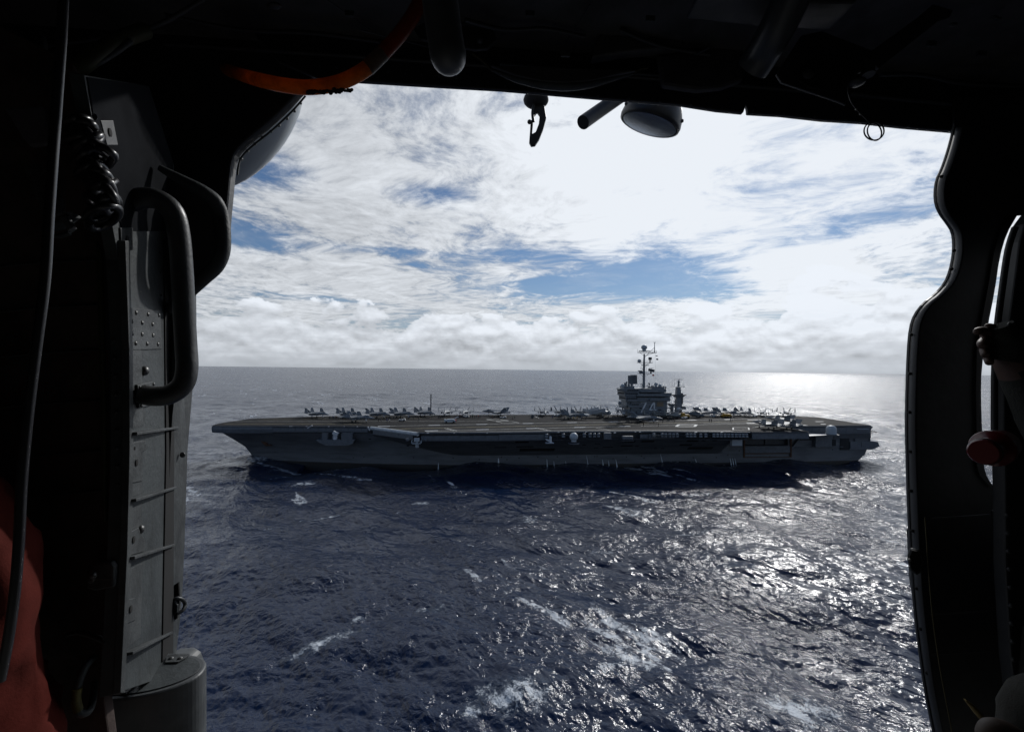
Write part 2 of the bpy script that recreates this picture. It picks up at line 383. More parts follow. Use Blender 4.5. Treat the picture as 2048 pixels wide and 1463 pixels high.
# ------------------------------------------------------------------ aircraft carrier
# local frame: x = metres forward of the stern, y = metres to port of the centreline, z = metres above the waterline
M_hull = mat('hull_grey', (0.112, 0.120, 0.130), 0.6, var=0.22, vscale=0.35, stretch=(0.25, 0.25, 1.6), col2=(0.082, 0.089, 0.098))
M_grey = mat('haze_grey', (0.095, 0.107, 0.122), 0.5, var=0.18, vscale=0.8)
M_dgrey = mat('dark_fitting_grey', (0.050, 0.056, 0.065), 0.6, var=0.2, vscale=1.2)
M_dark = mat('dark_opening', (0.012, 0.013, 0.016), 0.8)
M_black = mat('black_paint', (0.02, 0.02, 0.022), 0.5)
M_boot = mat('boot_topping', (0.010, 0.010, 0.010), 0.5, var=0.4, vscale=0.6, col2=(0.018, 0.012, 0.010))
M_white = mat('white_paint', (0.50, 0.52, 0.54), 0.5)
M_ray = mat('radome_white', (0.36, 0.40, 0.43), 0.5)
M_brown = mat('tan_board', (0.20, 0.15, 0.10), 0.7)
M_rust = mat('rusty_brown', (0.075, 0.036, 0.020), 0.8, var=0.4, vscale=1.5)
M_line = mat('worn_deck_line', (0.55, 0.55, 0.52), 0.7, var=0.45, vscale=0.9, stretch=(0.3, 1, 1))
M_yline = mat('worn_yellow_line', (0.42, 0.36, 0.20), 0.7, var=0.5, vscale=0.9, stretch=(0.3, 1, 1))
M_wear = mat('pale_worn_strip', (0.10, 0.105, 0.11), 0.6, var=0.4, vscale=0.3, stretch=(0.1, 1.5, 1))
# rust runs on the hull
t = M_hull.node_tree; p = t.nodes['Principled BSDF']; src = p.inputs['Base Color'].links[0].from_socket
tcn = t.nodes.new('ShaderNodeTexCoord'); ox, oy, oz = sep(t, tcn.outputs['Object'])
run = noise(t, comb(t, ox*1.1, 0.0, oz*0.06), 1.0, 3, 0.5).step(0.66, 0.74)*noise(t, comb(t, ox*0.3, 0.0, oz*0.5), 1.0, 2, 0.5).step(0.52, 0.62)*oz.step(8.0, 4.0)
seam = ((ox*0.5).sin().abs().step(0.03, 0.0)*0.35)
cc = mixc(t, (run*0.65).clamp(), X(t, src), (0.10, 0.042, 0.016)); cc = mixc(t, seam, cc, (0.09, 0.10, 0.115))
t.links.new(cc.k, p.inputs['Base Color'])
# non-skid deck: dark, streaked along the landing direction, tyre and hose stains
M_deck = mat('nonskid_deck', (0.060, 0.057, 0.054), 0.62, spec=0.05)
t = M_deck.node_tree; p = t.nodes['Principled BSDF']; tcn = t.nodes.new('ShaderNodeTexCoord'); ox, oy, oz = sep(t, tcn.outputs['Object'])
a_ = 0.148; u_ = ox*math.cos(a_)+oy*math.sin(a_); w_ = oy*math.cos(a_)-ox*math.sin(a_)
st = noise(t, comb(t, u_*0.012, w_*0.55, 0.0), 1.0, 5, 0.6); pt = noise(t, comb(t, ox, oy, 0.0), 0.05, 5, 0.6); gr = noise(t, comb(t, ox, oy, 0.0), 1.5, 3, 0.6)
lz = (w_-(-18.5)).abs().step(17.0, 15.0)
c = mixc(t, pt.step(0.35, 0.65), (0.025, 0.0235, 0.022), (0.017, 0.0168, 0.0168))
c = mixc(t, st.step(0.42, 0.66)*0.75, c, (0.040, 0.041, 0.042)); c = mixc(t, gr.step(0.5, 0.7)*0.3, c, (0.013, 0.012, 0.012))
t.links.new(c.k, p.inputs['Base Color']); rr = st*0.1+0.78; t.links.new(rr.k, p.inputs['Roughness'])

ship = empty('aircraft_carrier', SHIP_O, (0, 0, HEAD), size=20)
tag(ship, 'grey aircraft carrier with jets on its flat deck, steaming left across the dark sea', 'ship')
DZ = 18.9
def lerp(a, b, f): return a+(b-a)*f
def ip(x, tab):
    if x <= tab[0][0]: return tab[0][1]
    for (x0, y0), (x1, y1) in zip(tab, tab[1:]):
        if x <= x1: return lerp(y0, y1, (x-x0)/(x1-x0))
    return tab[-1][1]
STEM = [(-6, 311), (-2, 314), (0.9, 316.2), (4, 317), (7.3, 318.6), (10, 321), (12.8, 323.6), (14.6, 326.4), (15.6, 327.2)]
STERN = [(-6, 18), (-1, 9), (0.6, 5.5), (1.6, 3.6), (3, 2.0), (5, 1.6), (8, 1.0), (15.6, 0.6)]
def base_half(s, z):
    wl = 20.4*max(0.0, 1-(max(0, s-186)/130.2)**1.75) if s > 186 else ip(s, [(0, 17.0), (12, 18.6), (30, 19.6), (60, 20.4), (190, 20.4)])
    if z > 3 and s <= 60: wl = lerp(wl, ip(s, [(0, 18.6), (30, 20.0), (60, 20.4)]), min(1, (z-3)/5))
    if s > 200:
        dk = ip(s, [(200, 20.4), (240, 20.2), (270, 18.0), (300, 16.2), (318, 14.5), (326, 10.5), (329.5, 7.0)])
        f = min(1, max(0, z/15.4))**2.1
        return lerp(wl, dk, f)
    return wl
def zk(s): return 5.1 if s < 216 else (15.6 if s > 252 else lerp(5.1, 15.5, ((s-216)/36)**1.5))
def over(s): return ip(s, [(84.5, 20.4), (85, 37.5), (232, 38.2), (255, 19.5)])
def section(s_of, side):
    """list of (s,y,z) from keel to deck-edge level for a station function of z"""
    rows = []
    for z in (-6, -2, 0.5, 3.0):
        s = s_of(z); rows.append((s, base_half(s, z), z))
    sk = s_of(8.0); k = zk(sk) if side > 0 else 5.5
    for f in (0.34, 0.67, 1.0):
        z = lerp(3.0, k, f); s = s_of(z); rows.append((s, base_half(s, z), z))
    for f in (0.2, 0.45, 0.7, 1.0):
        z = lerp(k, 15.6, f); s = s_of(z); b = base_half(s, z)
        if side > 0:
            if 85 <= s < 253: b = max(b, lerp(20.4 if s < 216 else base_half(s, k), over(s), f))
        else:
            wst = ip(s, [(0, 19), (30, 24), (60, 32), (200, 32), (258, 26), (300, 17), (318, 14.5), (326, 10.5), (329.5, 7)])
            b = max(b, lerp(base_half(s, k), wst, f))
        rows.append((s, b, z))
    return rows
NS = 150
for side, nm in ((1, 'port'), (-1, 'starboard')):
    secs = []
    us = sorted(set([i/NS for i in range(NS+1)]+[0.985, 0.99, 0.996, 0.999]))
    for u in us:
        secs.append(section(lambda z: lerp(ip(z, STERN), ip(z, STEM), u), side))
    fx = []
    for sec in secs: fx.append([(s, side*b, z) for (s, b, z) in sec])
    fx[-1] = [(s, 0.0, z) for (s, b, z) in secs[-1]]
    verts = [v for r_ in fx for v in r_]; n = len(fx[0]); faces = []; boot = []
    for i in range(len(fx)-1):
        for k in range(n-1):
            a, b, c_, d = i*n+k, (i+1)*n+k, (i+1)*n+k+1, i*n+k+1
            sm = (verts[a][0]+verts[b][0])/2; zmn = (verts[a][2]+verts[d][2])/2
            if side > 0 and 47 < sm < 71.5 and k >= 6: continue      # opening of the lift bay
            faces.append((a, b, c_, d)); boot.append(k < 2)
    # transom
    b0 = len(verts); verts += [(v[0], 0.0, v[2]) for v in fx[0]]
    for k in range(n-1): faces.append((k, k+1, b0+k+1, b0+k)); boot.append(k < 2)
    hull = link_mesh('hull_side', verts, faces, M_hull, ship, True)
    hull.data.materials.append(M_boot)
    bm = bmesh.new(); bm.from_mesh(hull.data); 
    for f_, b_ in zip(bm.faces, boot): f_.material_index = 1 if b_ else 0
    bmesh.ops.recalc_face_normals(bm, faces=bm.faces)
    bm.to_mesh(hull.data); bm.free()
    ed = hull.modifiers.new('edges', 'EDGE_SPLIT'); ed.split_angle = R(24)
# lift bay behind the opening
bay = MB(); bay.bx(46.6, 47.0, 12, 20.3, 5, 15.5).bx(71.6, 72.0, 12, 20.3, 5, 15.5).bx(46.6, 72, 11.6, 12, 5, 15.5).bx(46.6, 72, 12, 20.3, 5.0, 5.2).bx(46.6, 72, 12, 20.3, 15.3, 15.6)
bay.build('lift_bay', mat('bay_grey', (0.05, 0.055, 0.06), 0.7), ship)
MB().bx(47.2, 58.8, 17.6, 17.9, 9.0, 15.2).build('hangar_door', M_dgrey, ship); MB().bx(59.2, 70.8, 17.2, 17.5, 9.0, 15.2).build('hangar_door', M_dgrey, ship)
MB().bx(47.1, 71.5, 17.0, 20.2, 8.2, 8.9).build('bay_step', M_dgrey, ship)
MB().bx(47.0, 71.6, 20.45, 20.7, 5.2, 8.6).build('bay_panel', M_grey, ship)
for a, b in ((46.2, 47.0), (71.6, 72.4)): MB().bx(a, b, 20.3, 20.95, 2.9, 13.5).build('guide_rail', M_rust, ship)
MB().bx(47.0, 71.6, 20.5, 20.85, 4.7, 5.1).build('guide_rail', M_rust, ship); MB().bx(47.0, 71.6, 20.5, 20.85, 2.9, 3.2).build('guide_rail', M_rust, ship)
# stairs aft of the bay
mb = MB(); mb.tube([(46, 20.9, 8.5), (41.5, 20.9, 13.8), (37, 20.9, 14.5)], 0.45, 4, False); mb.build('ladder', M_dark, ship)

# ---- flight deck
PORT = [(328.0, 4), (328.2, 10.5), (327.3, 14.0), (322, 15.8), (300, 16.6), (266, 17.9), (256, 19.3), (232.2, 39.6), (198, 40.3), (165, 37.6), (128.7, 38.0), (90, 41.2), (82.2, 41.2), (82.0, 23.4), (53.6, 23.4), (52, 22.5), (15, 19.8), (0, 19.0)]
STBD = [(-3.9, -20.8), (4, -26.9), (31, -35.8), (160, -36.0), (191, -35.2), (255, -31.6), (292, -26), (317, -16.6), (323.2, -13.6), (325.4, -6), (327.0, 0)]
outline = PORT+STBD
def poly_slab(outline, z0, z1, name, m_, parent, m2=None):
    n = len(outline); bm = bmesh.new()
    top = [bm.verts.new((x, y, z1)) for x, y in outline]; bot = [bm.verts.new((x, y, z0)) for x, y in outline]
    bm.faces.new(top); bm.faces.new(bot[::-1])
    for i in range(n): bm.faces.new((top[i], bot[i], bot[(i+1) % n], top[(i+1) % n]))
    bmesh.ops.recalc_face_normals(bm, faces=bm.faces)
    me = bpy.data.meshes.new(name); bm.to_mesh(me); bm.free(); me.materials.append(m_)
    if m2:
        me.materials.append(m2)
        for f_ in me.polygons:
            if abs(f_.normal.z) < 0.5: f_.material_index = 1
    o = bpy.data.objects.new(name, me); COL.objects.link(o); o.parent = parent; return o
deck = poly_slab(outline, DZ-0.55, DZ, 'flight_deck', M_deck, ship, M_grey)
inner = [(x, y*0.97) for x, y in [(327.2, 3), (327.2, 9.5), (326, 13), (321, 14.8), (300, 15.8), (266, 17), (254, 18.5), (231, 37.8), (198, 38.4), (165, 36.2), (128, 36.6), (90, 38.5), (84.6, 38.5), (84.4, 22), (53, 22), (52, 21.3), (15, 18.6), (1, 18)]]+[(-1, -20), (5, -25), (31, -33), (160, -33.5), (191, -33), (255, -29.5), (292, -24), (317, -16), (322, -12.5), (324.4, -6), (326, -1)]
poly_slab(inner, 15.4, DZ-0.56, 'gallery_deck', M_dgrey, ship, M_dgrey)
MB().bx(54.0, 81.6, 23.8, 41.0, DZ-0.9, DZ-0.003).build('aircraft_lift', M_deck, ship)
MB().bx(53.7, 81.9, 41.02, 41.6, DZ-3.4, DZ-1.0).build('lift_fascia', M_grey, ship); MB().bx(53.7, 81.9, 41.05, 41.35, DZ-0.97, DZ-0.15).build('lift_edge', M_dgrey, ship)
for a_ in (54.2, 66.0, 80.7): MB().bx(a_, a_+0.7, 24, 41, DZ-3.2, DZ-0.95).build('lift_beam', M_dgrey, ship)
# rounded deck-edge nosing and lighter edge
def along(pts, z, dy=0.0): return [(x, y+dy, z) for x, y in pts]
mb = MB(); mb.tube(along([(255.6, 19.9), (232.3, 40.3)], DZ-0.75), 0.85, 10); mb.build('deck_edge_nosing', mat('pale_edge_paint', (0.40, 0.43, 0.45), 0.35, var=0.2, vscale=0.5), ship)
mb = MB(); mb.tube(along([(232, 40.2), (198, 40.9), (165, 38.2), (128.7, 38.6), (90, 41.7), (83, 41.7)], DZ-0.32), 0.3, 6); mb.build('deck_edge_nosing', M_grey, ship)
mb = MB(); mb.tube(along([(327, 14.4), (322, 16.2), (300, 17.0), (266, 18.2), (256, 19.6)], DZ-0.35), 0.25, 6); mb.build('deck_edge_nosing', M_dgrey, ship)
# bow brow plate, curved below the deck edge
rg = []
for (x, y) in [(300, 17.2), (310, 16.9), (322, 16.3), (327.7, 14.3), (328.6, 10.6), (328.4, 4), (327.4, -1), (325.8, -7), (323.6, -13.8)]:
    rg.append([(x, y, DZ-0.4), (x+0.1, y*1.01, DZ-1.6), (x-0.1, y*0.99, DZ-3.3), (x-1.5, y*0.9, DZ-3.6)])
MB().loft(rg, closed=False, caps=False, smooth=False).build('bow_plating', M_grey, ship)
# gallery walkway walls: one panel per bay, with a rib between
def panels_along(pts, step, z0, z1, out, name, m_, gap=0.12, thick=0.12, jit=0.0):
    for (x0, y0), (x1, y1) in zip(pts, pts[1:]):
        L = math.hypot(x1-x0, y1-y0); n = max(1, round(L/step)); ux, uy = (x1-x0)/L, (y1-y0)/L
        nx, ny = (uy, -ux)
        if ny < 0: nx, ny = -nx, -ny
        for i in range(n):
            a = (i+0.5)/n; cx, cy = lerp(x0, x1, a)+nx*out, lerp(y0, y1, a)+ny*out
            dz_ = random.uniform(-jit, jit)
            o = MB().box((0, 0, 0), (L/n-gap, thick, z1-z0+dz_)).build(name, m_, ship)
            o.location = (cx, cy, (z0+z1)/2); o.rotation_euler = (0, 0, math.atan2(uy, ux))
panels_along([(321, 16.0), (300, 16.8), (266, 18.0), (257, 19.2)], 3.4, 16.3, 18.1, 0.35, 'gallery_panel', M_grey, 0.18)
panels_along([(254, 21.2), (234, 38.8)], 4.5, 15.6, 18.0, 0.6, 'gallery_panel', M_grey, 0.1)
panels_along([(231, 40.0), (198, 40.5)], 5.5, 15.5, 17.5, 0.3, 'gallery_panel', M_grey, 0.15, jit=0.2)
panels_along([(198, 40.5), (175, 38.7)], 5.5, 15.3, 17.9, 0.3, 'gallery_panel', M_grey, 0.1, jit=0.2)
panels_along([(134, 38.2), (118, 39.0)], 4, 15.6, 17.6, 0.3, 'gallery_panel', M_grey, 0.3, jit=0.5)
panels_along([(52, 22.6), (15, 20.0), (0.6, 19.3)], 4.3, 15.4, 18.0, 0.1, 'gallery_panel', M_grey, 0.1)
panels_along([(318, -17.8), (292, -26.3), (255, -32), (191, -35.6), (30, -36)], 14, 15.6, 18.2, -0.3, 'gallery_panel', M_grey, 0.2)
# walkway floors and rail posts
mb = MB(); mb.prism([(231, 36), (231, 41.2), (198, 41.6), (165, 39.0), (128.7, 39.2), (90, 42.0), (84.4, 42.0), (84.4, 36)], 2, 15.25, 15.5); mb.build('walkway_floor', M_dgrey, ship)
mb = MB(); mb.prism([(327, 12), (327, 15), (300, 17.6), (266, 18.9), (256, 20.2), (256, 15)], 2, 16.0, 16.25); mb.build('walkway_floor', M_dgrey, ship)
mb = MB()
for (x0, y0), (x1, y1) in [((323, 16.6), (266, 18.9)), ((229, 41.2), (198, 41.6)), ((198, 41.6), (165, 39.2)), ((165, 39.2), (128.7, 39.4)), ((128, 39.4), (90, 42.0))]:
    n = int(math.hypot(x1-x0, y1-y0)/2.4)
    for i in range(n+1):
        a = i/n; mb.box((lerp(x0, x1, a), lerp(y0, y1, a), 18.4), (0.07, 0.07, 1.3))
    for z_ in (18.95, 18.5): mb.tube([(x0, y0, z_), (x1, y1, z_)], 0.035, 4, False)
tag(mb.build('safety_rail', M_grey, ship), kind='stuff')
# life-raft canisters hung in double rows on the port gallery
can = MB(); can.tube([(-0.66, 0, 0), (-0.6, 0, 0), (0.6, 0, 0), (0.66, 0, 0)], [0.30, 0.42, 0.42, 0.30], 10)
canister = can.build('liferaft_canister', mat('canister_grey', (0.22, 0.24, 0.26), 0.5), ship)
first = True
edge_y = lambda s: ip(s, [(44, 30.5), (53, 30.8), (54, 42.2), (90, 42.2), (128.7, 39.5), (165, 39.2), (198, 41.7)])
for px_s in [176.9, 169.3, 164.7, 159.8, 157.2, 155.2, 153.3, 127.8, 124.0, 122.4, 120.6, 118.9, 117.2, 112.6, 110.9, 109.2, 106.4, 104.1, 100.4, 98.7, 97.0, 95.3, 93.6, 91.9, 90.2, 88.5, 86.8, 85.1, 51.4, 49.6]:
    for z_ in (17.75, 16.75):
        o = canister if first else canister.copy()
        if not first: COL.objects.link(o)
        first = False
        o.parent = ship; o.location = (px_s, edge_y(px_s)+(0.1 if z_ < 17 else 0), z_); o.rotation_euler = (random.uniform(-0.1, 0.1), 0, random.uniform(-0.03, 0.03))
for a, b, w in ((85, 128, 42.0), (153, 177, 38.9)):
    mb = MB()
    for z_ in (17.25, 16.2): mb.bx(a-1, b+1, ip((a+b)/2, [(85, 39.6), (128, 39.0), (160, 38.3)]), ip((a+b)/2, [(85, 41.8), (128, 40.3), (160, 39.9)]), z_, z_+0.1)
    mb.bx(a-1, a-0.8, 38.5, 39.5, 16.2, 17.35); mb.build('raft_rack', M_dgrey, ship)
# radomes on the port side
def lathe(prof, n=20):
    mb = MB(); mb.loft([[(r_*math.cos(2*math.pi*k/n), r_*math.sin(2*math.pi*k/n), z_) for k in range(n)] for r_, z_ in prof]); return mb
def dome_prof(r, z0, k=9):
    pr = []
    for i in range(k+1):
        th = math.pi*(1-i/k*0.98); 
        if th > math.pi*0.82: continue
        pr.append((r*math.sin(th), z0+r*math.cos(th)*-1 if False else z0-r*math.cos(math.pi-th)*-1*-1))
    return pr
def ball(name, loc, r, m_, parent, pedestal=0.0, sc_=(1, 1, 1)):
    mb = MB(); mb.sphere((0, 0, 0), r, 20, 12, sc_)
    if pedestal: mb.tube([(0, 0, -r*0.6-pedestal), (0, 0, -r*0.6)], r*0.62, 14)
    o = mb.build(name, m_, parent); o.location = loc; return o
ball('radome', (165.0, 41.2, 16.9), 1.85, M_ray, ship, 1.0)
o = lathe([(2.5, 0), (2.5, 0.18), (2.3, 0.2)]).build('radome_platform', M_grey, ship); o.location = (165, 41.2, 13.95)
mb = MB(); mb.tube([(165, 41, 14), (165, 37.5, 12.9)], 0.6, 6); mb.build('radome_bracket', M_dgrey, ship)
mb = lathe([(2.3, 0), (2.3, 2.2), (2.22, 2.9), (1.95, 3.5), (1.5, 3.95), (0.9, 4.2), (0.3, 4.3), (0.01, 4.31)], 24); o = mb.build('radome', M_ray, ship); o.location = (29.6, 26.8, 15.6)
mb = lathe([(2.6, 0), (2.6, 0.35)], 24); o = mb.build('radome_platform', M_grey, ship); o.location = (29.6, 26.8, 15.25)
# sponson that joins lift corner to the radome
mb = MB(); mb.prism([(53.5, 22), (53.5, 33.5), (46, 31.5), (33, 28.6), (26.5, 28.6), (24, 21)], 2, 14.95, 15.3); mb.build('quarter_sponson', M_grey, ship)
MB().bx(47.5, 53.3, 27.5, 29.9, 15.3, 17.9).build('raft_rack', M_dgrey, ship)
MB().tube([(47, 31, 16.4), (34, 28.6, 15.6)], 0.18, 6).build('safety_rail', M_white, ship)
MB().bx(25.5, 34.5, 20.2, 22.6, 8.3, 14.9).build('machinery_housing', M_grey, ship)
for a, b, z0, z1, y_ in ((35.5, 41.5, 11.6, 12.9, 20.5), (21.5, 24.8, 8.6, 11.8, 20.2), (13.0, 18.2, 6.2, 12.4, 19.2)): MB().bx(a, b, y_, y_+0.5, z0, z1).build('hull_opening', M_dark, ship)
MB().bx(17.5, 44, 20.3, 21.0, 7.9, 8.1).build('walkway_floor', M_grey, ship)
MB().bx(2.0, 24.0, 19.0, 20.8, 14.7, 15.3).build('walkway_floor', M_grey, ship)
mb = MB(); mb.prism([(22, 12.2), (22, 15.2), (0.9, 15.2), (0.9, 12.4)], 1, 19.0, 19.9); mb.build('stern_panel', M_dgrey, ship)
# stern gun sponson
mb = MB(); mb.prism([(13, 6.3), (0, 6.3), (-4.4, 8.0), (-3.2, 10.3), (-0.5, 10.6), (6, 10.4), (6, 7.2), (13, 7.0)], 1, 8.0, 19.8); mb.build('stern_sponson', M_grey, ship)
MB().bx(6.3, 12.6, 19.4, 19.9, 7.1, 10.6).build('stern_locker', M_grey, ship)
mb = MB(); mb.tube([(-1.5, 14, 10.5), (-1.5, 14, 12.3), (-4.2, 14, 10.9)], 0.25, 6); mb.sphere((-1.6, 14, 12.2), 0.7); mb.build('gun_mount', M_dgrey, ship)
mb = MB(); mb.bx(-6.4, 0.5, 12, 16, 14.6, 14.85); mb.tube([(-4.2, 14, 14.8), (-4.2, 14, 16.4)], 0.5, 8); mb.sphere((-4.2, 14, 16.5), 0.75); mb.tube([(-4.2, 14, 15.3), (-8.2, 14, 14.8)], 0.16, 6); mb.build('stern_gun_platform', M_dgrey, ship)
mb = MB(); mb.prism([(15, 18.3), (0.4, 18.3), (-1.6, 18.2), (-0.8, 17.2), (0.8, 16.0), (15, 15.4)], 1, -18.5, 18.6); mb.build('round_down', M_grey, ship)
for x in (1.0, 9.5): MB().bx(x, x+0.4, 19.2, 19.8, 10.4, 12.5).build('stanchion', M_grey, ship)
MB().bx(2.5, 9, 20.1, 20.3, 16.9, 17.2).build('name_plate', M_ray, ship)
# bow missile sponson
mb = MB(); mb.prism([(279.5, 13.1), (262.5, 13.1), (263.5, 11.2), (266, 10.4), (275, 10.5), (278.5, 12.0)], 1, 14.5, 21.5); mb.build('missile_sponson', M_grey, ship)
MB().bx(274.6, 277.2, 19.5, 21.2, 13.15, 16.0).build('equipment_box', M_grey, ship)
MB().bx(263.6, 268.6, 18.5, 21.2, 13.15, 16.0).build('equipment_box', M_grey, ship)
MB().box((0, 0, 0), (2.4, 2.0, 1.5), (0, -0.5, 0)).build('missile_launcher', M_white, ship).location = (271.2, 20.6, 15.9)
mb = MB(); mb.tube([(0, 0, 0), (0, 0, 2.1)], [0.9, 0.45], 10); mb.bx(-0.9, -0.6, -0.5, 0.5, 0.2, 2.6).bx(0.6, 0.9, -0.5, 0.5, 0.2, 2.2); mb.build('launcher_mount', M_white, ship).location = (271.4, 20.6, 13.15)
# forward corner gun tub
mb = MB(); mb.bx(230.9, 234.6, 38.5, 42.0, 14.3, 14.6); mb.bx(230.6, 231.0, 38.5, 42, 14.6, 15.6); mb.bx(234.5, 234.8, 38.5, 42, 14.6, 15.6); mb.tube([(232.6, 40, 14.3), (232.6, 39.6, 12.6)], 0.8, 8); mb.build('gun_tub', M_ray, ship)
mb = MB(); mb.box((232.6, 41.4, 16.0), (2.3, 1.4, 1.5)); mb.tube([(232.6, 41, 15.2), (232.6, 41, 14.6)], 0.6, 8); mb.build('gun_mount', M_ray, ship, bevel=0.2)
for x in (236.5, 229.0): ball('lamp_housing', (x, 40.8, 15.9), 0.8, M_grey, ship)
# close-in gun beside the round radome
mb = MB(); mb.bx(174.0, 177.6, 39.6, 42.4, 14.2, 14.5); mb.build('gun_tub', M_ray, ship)
mb = MB(); mb.tube([(175.3, 41, 14.5), (175.3, 41, 15.6), (175.3, 41, 16.9), (175.3, 41, 17.2)], [0.7, 0.5, 0.5, 0.3], 10); mb.tube([(175.8, 41, 15.5), (177.6, 41, 15.9)], 0.22, 6); mb.tube([(174.9, 41, 14.5), (177.2, 41, 15.6)], 0.3, 6); mb.build('close_in_gun', M_white, ship)
MB().box((149.8, 41, 17.2), (3.2, 1.5, 3.0)).build('screened_platform', M_grey, ship, bevel=0.2)
MB().box((140.6, 40.6, 16.3), (5.0, 2.2, 1.8)).build('ships_boat', M_grey, ship, bevel=0.45); MB().bx(137.8, 143.4, 39.4, 41.8, 14.9, 15.2).build('boat_cradle', M_dgrey, ship)
# crane arm and small white deck-edge fittings
for s_, y_, w_ in ((146.8, 42.2, 1.0), (136.5, 39.9, .5), (134.4, 39.9, .8), (109, 41.7, 1.1), (97, 42.2, 0.9), (292, 17.5, 1.2), (285, 17.8, .6), (275, 18.2, .6), (268, 18.4, .5), (262, 19.0, .5), (228, 41.4, .9), (217, 41.6, .6), (203, 41.7, .6), (171.5, 39.9, .8), (159, 39.4, .6)):
    MB().box((s_, y_, 18.75), (w_, 0.5, 0.28), (0, 0.1, 0)).build('deck_edge_light', M_white, ship)
MB().box((283.5, 17.7, 18.6), (2.4, 0.4, 0.5), (0, 0.5, 0)).build('deck_edge_davit', M_white, ship)
MB().box((256.6, 20.1, 18.0), (0.5, 0.4, 2.2), (0, 0.5, 0)).build('deck_edge_davit', M_white, ship)
# dark openings let into the flared side
def flare_y(s, z):
    k = zk(s); f = (z-k)/(15.6-k); return lerp(base_half(s, k), over(s), max(0, min(1, f)))
def opening(s0, s1, z0, z1, m_=None):
    y0, y1 = flare_y((s0+s1)/2, z0), flare_y((s0+s1)/2, z1)
    e = 0.12; vs = []
    for yo in (e, -0.6):
        vs += [(s0, y0+yo, z0-yo*0.6), (s1, y0+yo, z0-yo*0.6), (s1, y1+yo, z1-yo*0.6), (s0, y1+yo, z1-yo*0.6)]
    MB().add(vs, [(0, 1, 2, 3), (4, 5, 6, 7), (0, 1, 5, 4), (1, 2, 6, 5), (2, 3, 7, 6), (3, 0, 4, 7)]).build('hull_opening', m_ or M_dark, ship)
M_open = mat('deep_opening', (0.010, 0.009, 0.009), 0.9)
for q in [(170.5, 187, 8.0, 9.6), (205, 216, 10.3, 10.7), (193.5, 199, 10.3, 10.7), (181, 189, 10.6, 11.1), (184, 190, 13.3, 14.2), (134.5, 139.5, 13.2, 14.0), (125.5, 131.5, 13.2, 14.1), (134, 139.5, 10.6, 11.2), (131, 132.5, 10.6, 11.1), (104, 109.5, 13.3, 14.2), (100.5, 102.3, 13.6, 14.2), (95, 97, 13.6, 14.1), (105, 111, 10.9, 11.7), (92.5, 105, 8.4, 9.7), (117, 118.5, 8.9, 9.2), (120.5, 122, 8.9, 9.2), (143, 148, 10.0, 10.3), (150, 152, 9.6, 9.9), (157, 158.5, 11.5, 11.9), (150.5, 153, 12.3, 12.6)]:
    opening(*q, M_open)
MB().bx(83.8, 88.8, 35.4, 37.2, 11.8, 15.2).build('hanging_screen', M_ray, ship)
for s_, z_ in ((244, 15.1), (256.5, 12.9), (303.5, 4.9), (239, 9.7)):
    MB().sphere((s_, base_half(s_, z_)+0.05, z_), 0.55, 8, 6, (1.2, 0.25, 0.8)).build('hull_vent', M_dark, ship)
random.seed(3)
for i in range(26):
    s_ = random.uniform(12, 300); z_ = random.choice([3.2, 3.6, 4.4, 6.4]) if (s_ < 80 or s_ > 240) else random.choice([3.1, 3.8, 4.2])
    MB().sphere((s_, base_half(s_, z_), z_), 0.32, 8, 6, (1, 0.3, 1)).build('scuttle', M_dark, ship)
# anchor in its recess
mb = MB(); y_ = base_half(306.0, 10.0)
mb.tube([(307.3, y_+0.25, 11.2), (306.2, y_+0.1, 8.9)], 0.42, 6); mb.tube([(308.6, y_+0.3, 10.6), (306.4, y_+0.2, 8.7), (303.6, y_+0.2, 8.6)], [0.25, 0.6, 0.2], 6); mb.sphere((306.9, y_+0.1, 10.2), 1.5, 10, 6, (1.0, 0.22, 0.8))
mb.build('anchor', M_rust, ship)
# water running out of the side (overboard discharges)
M_spray = mat('spray', (0.75, 0.80, 0.85), 0.6)
for s_, z_, lean, w_ in ((196.3, 3.8, 0.0, 0.35), (224.5, 1.9, 0, 0.12), (173, 3.2, 0.1, .14), (169.6, 2.2, 0.1, .1), (153.5, 4.6, 0.8, .10), (145.5, 2.6, 0.2, .14), (142.5, 2.2, 0.1, .10), (138.8, 2.6, 0.4, .14), (116, 5.0, 1.0, .10), (98, 2.6, 0.8, .14), (79.5, 2.6, .2, .12), (78.3, 2.7, .2, .12), (77.0, 2.7, .2, .10), (163.8, 2.2, .1, .08)):
    mb = MB(); mb.tube([(s_, 20.6, z_), (s_-lean*0.4, 21.1, z_*0.55), (s_-lean, 21.5, -0.9)], [w_*0.5, w_, w_*2.2], 7); mb.build('discharge_water', M_spray, ship)

